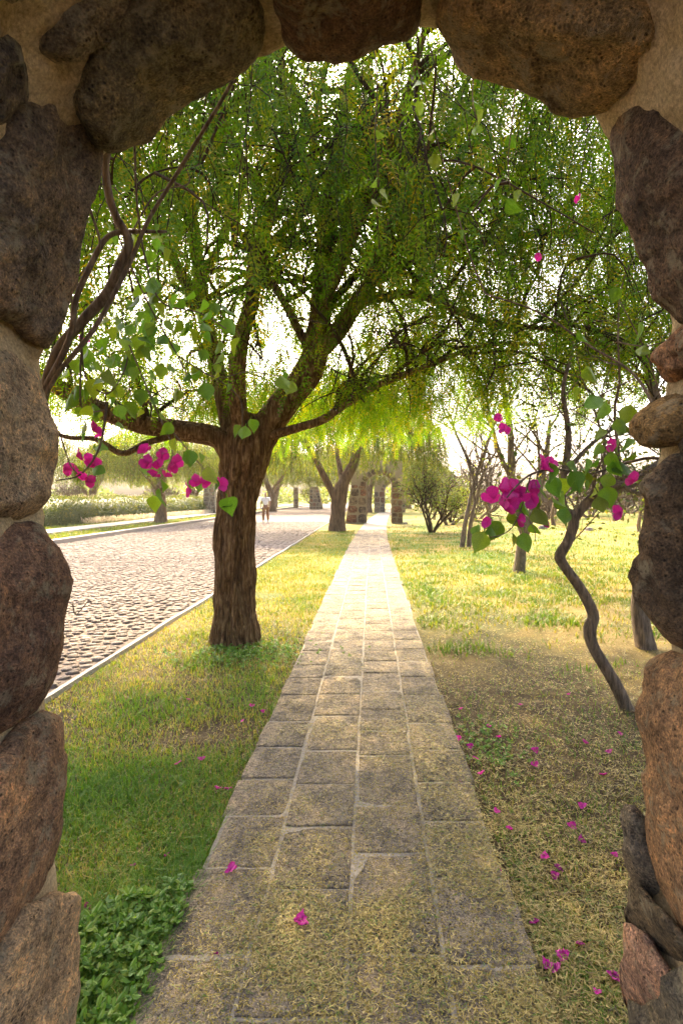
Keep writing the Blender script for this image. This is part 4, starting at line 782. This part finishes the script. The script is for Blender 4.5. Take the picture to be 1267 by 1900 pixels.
# ---------------------------------------------------------------- bougainvillea on the arch
def leaf_mesh(seed):
    rs = np.random.default_rng(seed); V = []; rows = 11; wd = [0.05, .25, .36, .41, .42, .39, .33, .25, .16, .07, 0.008]
    for i in range(rows):
        t = i / (rows - 1)
        for s in (-1, -.5, 0, .5, 1): V.append((s * wd[i], t, -.22 * t * t * (.6 + .6 * rs.random() * .3) + .24 * abs(s) * wd[i] * 2 + .025 * math.sin(t * 9 + s * 3 + seed)))
    f = [(i * 5 + j, i * 5 + j + 1, i * 5 + 6 + j, i * 5 + 5 + j) for i in range(rows - 1) for j in range(4)]
    A = Acc(); A.add(V, f); A.add([(-.02, -.22, .05), (.02, -.22, .05), (.02, .02, .01), (-.02, .02, .01)], [(0, 1, 2, 3)]); me = A.mesh('leaf', True); me.materials.append(M_LEAF); return me
def bract_poly(rs, th, open_):
    V = []; rows = 6; wd = [.06, .34, .48, .46, .30, .03]
    d = np.array([math.cos(th), math.sin(th), 0]); s_ = np.array([-math.sin(th), math.cos(th), 0]); z = np.array([0, 0, 1.0])
    for i in range(rows):
        t = i / (rows - 1); c = d * t * open_ + z * t * (1.15 - open_) + z * .10 * math.sin(t * 3)
        for s in (-1, -.5, 0, .5, 1): V.append(c + s_ * s * wd[i] + z * (.16 * abs(s) * wd[i] + .05 * math.sin(t * 8 + s * 5 + th * 3)) + d * .05 * rs.normal())
    return V, [(i * 5 + j, i * 5 + j + 1, i * 5 + 6 + j, i * 5 + 5 + j) for i in range(rows - 1) for j in range(4)]
def flower_mesh(seed, open_=.75, crumple=0.0):
    rs = np.random.default_rng(seed); A = Acc()
    for k in range(3): V, f = bract_poly(rs, k * 2.094 + rs.uniform(-.2, .2), open_ * rs.uniform(.8, 1.15)); V = np.array(V) + crumple * rs.normal(size=(len(V), 3)); A.add(V, f)
    me = A.mesh('flower', True); me.materials.append(M_BRACT); return me
LM = [leaf_mesh(k) for k in range(4)]; FM = [flower_mesh(k) for k in range(4)]; CM = [flower_mesh(20 + k, .85, .09) for k in range(4)]
rs = np.random.default_rng(8)
def place(root, me, name, pos, size, col, rot=None):
    o = obj(name, me, None, root); o.location = tuple(np.asarray(pos) - np.array(root.location)); o.scale = (size,) * 3; o.rotation_euler = rot if rot is not None else (rs.uniform(-2.4, -.9), rs.uniform(-.5, .5), rs.uniform(-2.2, 2.2)); o.color = (*col, 1); return o
def lcol(): b = rs.uniform(.7, 1.35); y_ = rs.uniform(0, 1) ** 2; return ((.10 + .11 * y_) * b, (.21 + .04 * y_) * b, .022 * b)
def fcol(): b = rs.uniform(.75, 1.2); return (.62 * b, .03 * b, .30 * b)
def stemobj(root, pts, rad, mat=M_VINE):
    lp = [P(*p) - np.array(root.location) for p in pts]; rad = [q * .8 for q in rad]
    return accobj('stem', bark_tube(lp, rad, 10, 40, .10, rs.uniform(0, 50), 4), mat, root, True)
vine = thing('bougainvillea', 'bougainvillea with twisted woody stems and hanging magenta sprays climbing the arch beside the road', 'bougainvillea', tuple(P(60, 1250, 1.62)[:2]) + (0,))
W = M_VINE
stemobj(vine, [(20, 1600, 1.62), (40, 1200, 1.6), (60, 850, 1.6), (100, 670, 1.6), (150, 600, 1.6), (200, 545, 1.6), (225, 490, 1.58), (240, 450, 1.58), (215, 400, 1.57), (200, 350, 1.56), (198, 290, 1.55), (230, 200, 1.52)], [.020, .020, .020, .019, .018, .019, .018, .016, .014, .014, .012, .01])
stemobj(vine, [(40, 800, 1.56), (125, 640, 1.55), (140, 560, 1.55), (165, 500, 1.55), (200, 440, 1.56), (245, 430, 1.58), (310, 430, 1.6)], [.012, .011, .010, .010, .009, .008, .005])
stemobj(vine, [(70, 760, 1.55), (110, 690, 1.55), (175, 610, 1.56), (235, 500, 1.57), (275, 410, 1.58), (330, 320, 1.58), (415, 180, 1.5), (450, 110, 1.45)], [.008, .008, .008, .008, .007, .007, .006, .005])
for pts, r_ in [([(200, 340, 1.55), (218, 430, 1.6), (255, 520, 1.65), (290, 590, 1.7), (330, 660, 1.75), (360, 720, 1.8)], .004), ([(250, 270, 1.52), (255, 380, 1.58), (270, 480, 1.64), (300, 560, 1.7), (370, 580, 1.75), (420, 610, 1.75)], .004),
                ([(150, 620, 1.6), (160, 700, 1.62), (200, 730, 1.64), (230, 690, 1.66), (240, 650, 1.66)], .0035), ([(155, 600, 1.6), (150, 690, 1.62), (155, 760, 1.64), (200, 760, 1.66)], .004), ([(110, 800, 1.6), (130, 860, 1.62), (145, 880, 1.62)], .003),
                ([(200, 745, 1.64), (185, 830, 1.65), (150, 880, 1.65), (105, 892, 1.63)], .0045), ([(240, 640, 1.66), (290, 760, 1.7), (320, 830, 1.72), (310, 870, 1.72)], .003), ([(320, 800, 1.72), (370, 860, 1.75), (400, 895, 1.76), (420, 935, 1.76)], .003),
                ([(330, 660, 1.75), (400, 700, 1.8), (460, 690, 1.82), (530, 700, 1.85)], .003), ([(400, 700, 1.8), (445, 740, 1.8), (450, 795, 1.8)], .003), ([(240, 440, 1.58), (290, 360, 1.6), (350, 340, 1.62), (340, 300, 1.6)], .003), ([(165, 380, 1.54), (185, 460, 1.55), (140, 520, 1.55)], .005), ([(135, 1120, 1.5), (142, 1140, 1.52), (165, 1115, 1.52), (172, 1122, 1.52)], .002)]:
    stemobj(vine, pts, list(np.linspace(r_, r_ * .6, len(pts))))
LX = [(195 + 220 * rs.random() ** 1.2, 560 + 190 * rs.random()) for _ in range(26)] + [(130 + 90 * rs.random(), 640 + 200 * rs.random()) for _ in range(22)] + [(200 + 130 * rs.random(), 420 + 150 * rs.random()) for _ in range(16)]
LP = LX + [(195, 640), (215, 600), (255, 560), (285, 612), (240, 640), (290, 560), (312, 572), (366, 592), (400, 582), (422, 602), (390, 628), (406, 652), (330, 604), (342, 570), (270, 642), (300, 632), (360, 562), (220, 730), (266, 736), (240, 664), (252, 692), (290, 752), (375, 700), (382, 722), (350, 712), (402, 692), (420, 722), (360, 690), (530, 700), (542, 722), (520, 715), (445, 802), (466, 797), (455, 810), (318, 800), (326, 826), (150, 772), (180, 782), (216, 792), (170, 762), (200, 752), (186, 832), (165, 856), (190, 878), (140, 880), (285, 932), (296, 922), (375, 906), (345, 902), (422, 936), (430, 937), (330, 560), (196, 560), (300, 446), (215, 452), (180, 684), (206, 672), (270, 590), (232, 610), (318, 652), (275, 700), (296, 690), (205, 700), (175, 720), (235, 760), (260, 772), (330, 735), (300, 775), (410, 665), (385, 660), (440, 640), (150, 640), (165, 660), (130, 700), (220, 640), (250, 615), (205, 622), (265, 612), (285, 655), (190, 600), (345, 620), (375, 612), (290, 585), (282, 870), (300, 905), (390, 880), (405, 905), (370, 855), (345, 850), (310, 850)]
for (x, y) in LP: place(vine, LM[rs.integers(0, 4)], 'leaf', P(x + rs.normal(0, 3), y - 14 + rs.normal(0, 3), rs.uniform(1.58, 1.85)), rs.uniform(.034, .068), lcol())
FP = [(152, 892), (140, 880), (162, 896), (165, 862), (142, 850), (175, 868), (172, 802), (192, 812), (272, 842), (276, 862), (302, 846), (315, 870), (283, 888), (306, 888), (325, 862), (298, 870), (356, 914), (366, 898), (388, 896), (407, 904), (155, 640), (120, 872)]
for (x, y) in FP: place(vine, FM[rs.integers(0, 4)], 'flower', P(x, y - 4, rs.uniform(1.62, 1.76)), rs.uniform(.027, .036), fcol(), (rs.uniform(.4, 2.0), rs.uniform(-.6, .6), rs.uniform(0, 6)))
spray = thing('bougainvillea', 'bougainvillea spray with broad green leaves and large magenta flowers reaching past the zigzag sapling', 'bougainvillea', tuple(P(1260, 1250, 1.66)[:2]) + (0,))
stemobj(spray, [(1290, 1620, 1.62), (1270, 1250, 1.62), (1262, 1000, 1.62), (1250, 880, 1.6), (1215, 850, 1.58), (1150, 862, 1.56), (1090, 880, 1.55), (1030, 870, 1.54), (985, 880, 1.53), (955, 905, 1.52), (935, 930, 1.52)], [.012, .012, .010, .009, .006, .005, .0045, .004, .004, .003, .002])
for pts, r_ in [([(985, 880, 1.53), (960, 960, 1.52), (935, 990, 1.52), (890, 1000, 1.52)], .0025), ([(960, 940, 1.52), (990, 980, 1.52), (992, 1005, 1.52)], .002), ([(1150, 862, 1.56), (1130, 800, 1.58), (1150, 770, 1.6), (1110, 740, 1.6)], .003), ([(1250, 880, 1.6), (1235, 780, 1.65), (1200, 660, 1.7), (1150, 560, 1.7)], .0035), ([(1240, 820, 1.62), (1180, 700, 1.8), (1090, 640, 1.9), (1000, 580, 1.95), (900, 545, 2.0)], .006),
                ([(900, 545, 2.0), (870, 470, 2.0), (830, 330, 1.95), (770, 110, 1.6)], .004), ([(1020, 870, 1.54), (1000, 870, 1.54), (1008, 860, 1.54)], .002), ([(1090, 880, 1.55), (1120, 930, 1.55), (1155, 950, 1.55)], .002), ([(1180, 700, 1.8), (1120, 730, 1.75), (1060, 760, 1.7), (940, 790, 1.7)], .003)]:
    stemobj(spray, pts, list(np.linspace(r_, r_ * .6, len(pts))))
LP = [(905, 1000), (930, 985), (960, 960), (985, 985), (950, 1000), (915, 975), (975, 1000), (990, 960), (1000, 935), (1025, 935), (1040, 900), (1015, 880), (1045, 925), (1075, 885), (1080, 905), (1060, 870), (1110, 940), (1105, 910), (1130, 890), (1150, 870), (1130, 850), (1095, 745), (1110, 800), (1145, 550), (1190, 616), (1197, 652), (1075, 740), (1115, 760), (1150, 830), (1165, 800), (1120, 835), (1105, 870), (1165, 830), (1140, 790), (1070, 630), (1090, 690), (965, 935), (1000, 905), (1045, 950), (985, 900), (1180, 850), (1170, 770), (1025, 900), (945, 965), (1125, 920), (1068, 915), (1060, 890), (1085, 860), (905, 990), (885, 992), (1135, 870), (895, 1005)]
for (x, y) in LP: place(spray, LM[rs.integers(0, 4)], 'leaf', P(x + rs.normal(0, 3), y - 14 + rs.normal(0, 3), rs.uniform(1.48, 1.6)), rs.uniform(.04, .066), lcol())
HL = [(772, 150), (785, 190), (800, 240), (812, 285), (838, 362), (858, 430), (700, 330), (712, 352), (694, 368), (700, 240), (944, 330), (952, 356), (938, 372), (944, 250), (886, 205), (872, 185), (880, 230)]
for pts in ([(690, 60, 1.85), (700, 150, 1.87), (696, 250, 1.87), (703, 345, 1.87)], [(960, 130, 1.85), (950, 220, 1.87), (942, 300, 1.87), (946, 350, 1.87)], [(880, 120, 1.85), (876, 180, 1.86), (884, 220, 1.86)]): stemobj(spray, pts, [.003, .0026, .0022, .0018][:len(pts)])
for (x, y) in HL: place(spray, LM[rs.integers(0, 4)], 'leaf', P(x + rs.normal(0, 5), y, rs.uniform(1.84, 1.92)), rs.uniform(.045, .075), lcol())
FP = [(925, 905, .045), (940, 925, .05), (915, 925, .045), (950, 905, .045), (935, 945, .04), (968, 922, .04), (985, 905, .035), (1005, 868, .045), (1020, 865, .035), (985, 925, .035), (1153, 950, .034), (1178, 892, .034), (1010, 975, .018), (1140, 826, .03), (935, 795, .022), (925, 778, .022), (945, 802, .02), (960, 965, .03), (905, 970, .025), (1075, 370, .02), (1000, 475, .018)]
for (x, y, s) in FP: place(spray, FM[rs.integers(0, 4)], 'flower', P(x, y, rs.uniform(1.49, 1.56)), s, fcol(), (rs.uniform(.7, 2.0), rs.uniform(-.5, .5), rs.uniform(0, 6)))

# ---------------------------------------------------------------- fallen bracts
FB = {'path': ([(430, 1616), (558, 1714)], 'fresh magenta bract lying alone on the bare grey slabs', .03),
 'left': ([(423, 1467), (404, 1466), (489, 1322), (467, 1312), (266, 1680), (262, 1738), (200, 1745), (375, 1412), (330, 1420), (450, 1340), (350, 1300), (310, 1590), (247, 1610), (400, 1780), (160, 1690)], 'magenta bract fallen in the green grass and ground cover between path and kerb', .024),
 'right': ([(893, 1438), (991, 1422), (992, 1394), (920, 1508), (926, 1622), (1043, 1777), (1030, 1802), (1015, 1795), (1076, 1756), (1107, 1846), (1138, 1818), (1150, 1364), (1060, 1536), (1080, 1499), (1078, 1563), (857, 1456), (850, 1372), (855, 1317), (1130, 1397), (993, 1716), (872, 1387), (1010, 1592), (882, 1410), (965, 1310), (1055, 1290), (1035, 1615), (1030, 1630), (945, 1540), (1120, 1440), (1085, 1380), (1140, 1590), (925, 1370), (905, 1350)], 'magenta bract fallen among the dry litter below the zigzag sapling', .024)}
for key, (pts, lab, s) in FB.items():
    for (x, y) in pts:
        g = G(x, y, .04 if key == 'path' else .015); o = obj('fallen_bract', CM[rs.integers(0, 4)], None, None, label=lab, category='bract', group='fallen bracts ' + {'path': 'on the slabs', 'left': 'in the green grass', 'right': 'in the dry litter'}[key])
        o.location = (g[0], g[1], (.047 if key == 'path' else .022)); ss = s * rs.uniform(.75, 1.2); o.scale = (ss, ss, ss * .8); o.rotation_euler = (rs.uniform(-.5, .5), rs.uniform(-.5, .5), rs.uniform(0, 6)); c = fcol(); f = rs.uniform(.6, 1.2) if key != 'path' else 1.2; o.color = (c[0] * f, c[1] * f, c[2] * 1.2 * f, 1)

# ---------------------------------------------------------------- the walking person
def plainmat(name, col, rough=.8):
    m, n, l, b = newmat(name); g = n.new('ShaderNodeTexCoord'); t = noise_tex(n, l, 14, 4, .6, g.outputs['Object']); r = ramp(n, [tuple(c * .75 for c in col), tuple(min(1, c * 1.2) for c in col)], [.3, .7]); l.new(t.outputs[0], r.inputs[0]); l.new(r.outputs[0], b.inputs['Base Color']); b.inputs['Roughness'].default_value = rough; return m
def skin(name, joints, edges, mat, parent, sub=2):
    me = bpy.data.meshes.new(name); me.from_pydata([j[:3] for j in joints], edges, []); o = obj(name, me, mat, parent)
    md = o.modifiers.new('skin', 'SKIN'); md.use_smooth_shade = True
    for k, j in enumerate(joints): r_ = j[3]; me.skin_vertices[0].data[k].radius = r_ if isinstance(r_, tuple) else (r_, r_)
    me.skin_vertices[0].data[0].use_root = True
    s = o.modifiers.new('sub', 'SUBSURF'); s.levels = sub; s.render_levels = sub; return o
pg = G(493, 970); person = thing('person', 'person in a white printed tee and brown trousers walking up the cobbled road', 'person', (pg[0], pg[1], 0.03))
J = [(0, 0, .93, (.15, .10)), (0, 0, 1.12, (.14, .10)), (0, 0, 1.32, (.17, .11)), (0, 0, 1.44, (.08, .07)), (0, -.01, 1.50, .052), (0, -.02, 1.57, (.07, .085)), (0, -.02, 1.66, (.072, .09)), (0, -.01, 1.71, .04),
     (.19, 0, 1.39, .058), (.25, .03, 1.14, .043), (.26, -.05, .90, .03), (.26, -.07, .83, (.018, .036)), (-.19, 0, 1.39, .058), (-.25, -.02, 1.14, .043), (-.25, -.12, .91, .03), (-.25, -.14, .84, (.018, .036)),
     (.09, 0, .86, .088), (.10, .06, .48, .058), (.10, .22, .12, .04), (.10, .13, .04, .034), (-.09, 0, .86, .088), (-.10, -.14, .48, .058), (-.10, -.16, .09, .04), (-.10, -.28, .035, .034)]
E = [(0, 1), (1, 2), (2, 3), (3, 4), (4, 5), (5, 6), (6, 7), (2, 8), (8, 9), (9, 10), (10, 11), (2, 12), (12, 13), (13, 14), (14, 15), (0, 16), (16, 17), (17, 18), (18, 19), (0, 20), (20, 21), (21, 22), (22, 23)]
for hnd, (hx_, hy_, hz_) in ((11, J[11][:3]), (15, J[15][:3])):
    for f in range(5):
        oy = -.03 + f * .015; ln = [.045, .075, .082, .076, .06][f]; J.append((hx_, hy_ + oy - (.02 if f == 0 else 0), hz_ - ln * .5, .009)); J.append((hx_ - .008, hy_ + oy - (.03 if f == 0 else 0), hz_ - ln, .008)); E += [(hnd, len(J) - 2), (len(J) - 2, len(J) - 1)]
skin('body', J, E, plainmat('skin_tone', (.30, .17, .11), .6), person)
skin('trousers', [(0, 0, .95, (.165, .115)), (.095, 0, .85, .105), (.105, .06, .48, .08), (.10, .20, .14, .068), (-.095, 0, .85, .105), (-.105, -.14, .48, .08), (-.10, -.16, .11, .068)], [(0, 1), (1, 2), (2, 3), (0, 4), (4, 5), (5, 6)], plainmat('brown_trousers', (.24, .12, .05)), person)
m, n_, l_, b_ = newmat('printed_tee'); tc = n_.new('ShaderNodeTexCoord'); t_ = n_.new('ShaderNodeTexVoronoi'); t_.inputs['Scale'].default_value = 7.0; l_.new(tc.outputs['Object'], t_.inputs['Vector']); r_ = ramp(n_, [(.10, .09, .10), (.8, .78, .76)], [.22, .27]); l_.new(t_.outputs['Distance'], r_.inputs[0]); l_.new(r_.outputs[0], b_.inputs['Base Color']); b_.inputs['Roughness'].default_value = .85
skin('tee', [(0, 0, .93, (.175, .125)), (0, 0, 1.12, (.165, .12)), (0, 0, 1.33, (.19, .125)), (0, 0, 1.43, (.09, .085)), (.20, 0, 1.38, .078), (.25, .03, 1.20, .066), (-.20, 0, 1.38, .078), (-.25, -.01, 1.20, .066)], [(0, 1), (1, 2), (2, 3), (2, 4), (4, 5), (2, 6), (6, 7)], m, person)
skin('hair', [(0, .015, 1.64, (.076, .085)), (0, .01, 1.70, (.074, .09)), (0, .01, 1.745, .045)], [(0, 1), (1, 2)], plainmat('dark_hair', (.02, .015, .012), .6), person)
for s in (-1, 1): skin('shoe', [(s * .10, (.24 if s > 0 else -.12), .06, .05), (s * .10, (.15 if s > 0 else -.20), .045, .046), (s * .10, (.06 if s > 0 else -.30), .03, .036)], [(0, 1), (1, 2)], plainmat('shoe_white', (.6, .58, .55)), person, 1)

# ---------------------------------------------------------------- warm air
a = Acc(); V, Fq = box(-180, 190, -12, 175, -1.2, 14); a.add(V, Fq)
me = a.mesh('haze'); m = bpy.data.materials.new('haze_air'); m.use_nodes = True; n_ = m.node_tree.nodes; n_.remove(n_['Principled BSDF'])
pv = n_.new('ShaderNodeVolumePrincipled'); pv.inputs['Color'].default_value = (1.0, .96, .88, 1); pv.inputs['Density'].default_value = 0.0004; pv.inputs['Anisotropy'].default_value = 0.55
m.node_tree.links.new(pv.outputs[0], n_['Material Output'].inputs['Volume'])
obj('haze', me, m, None, kind='stuff')
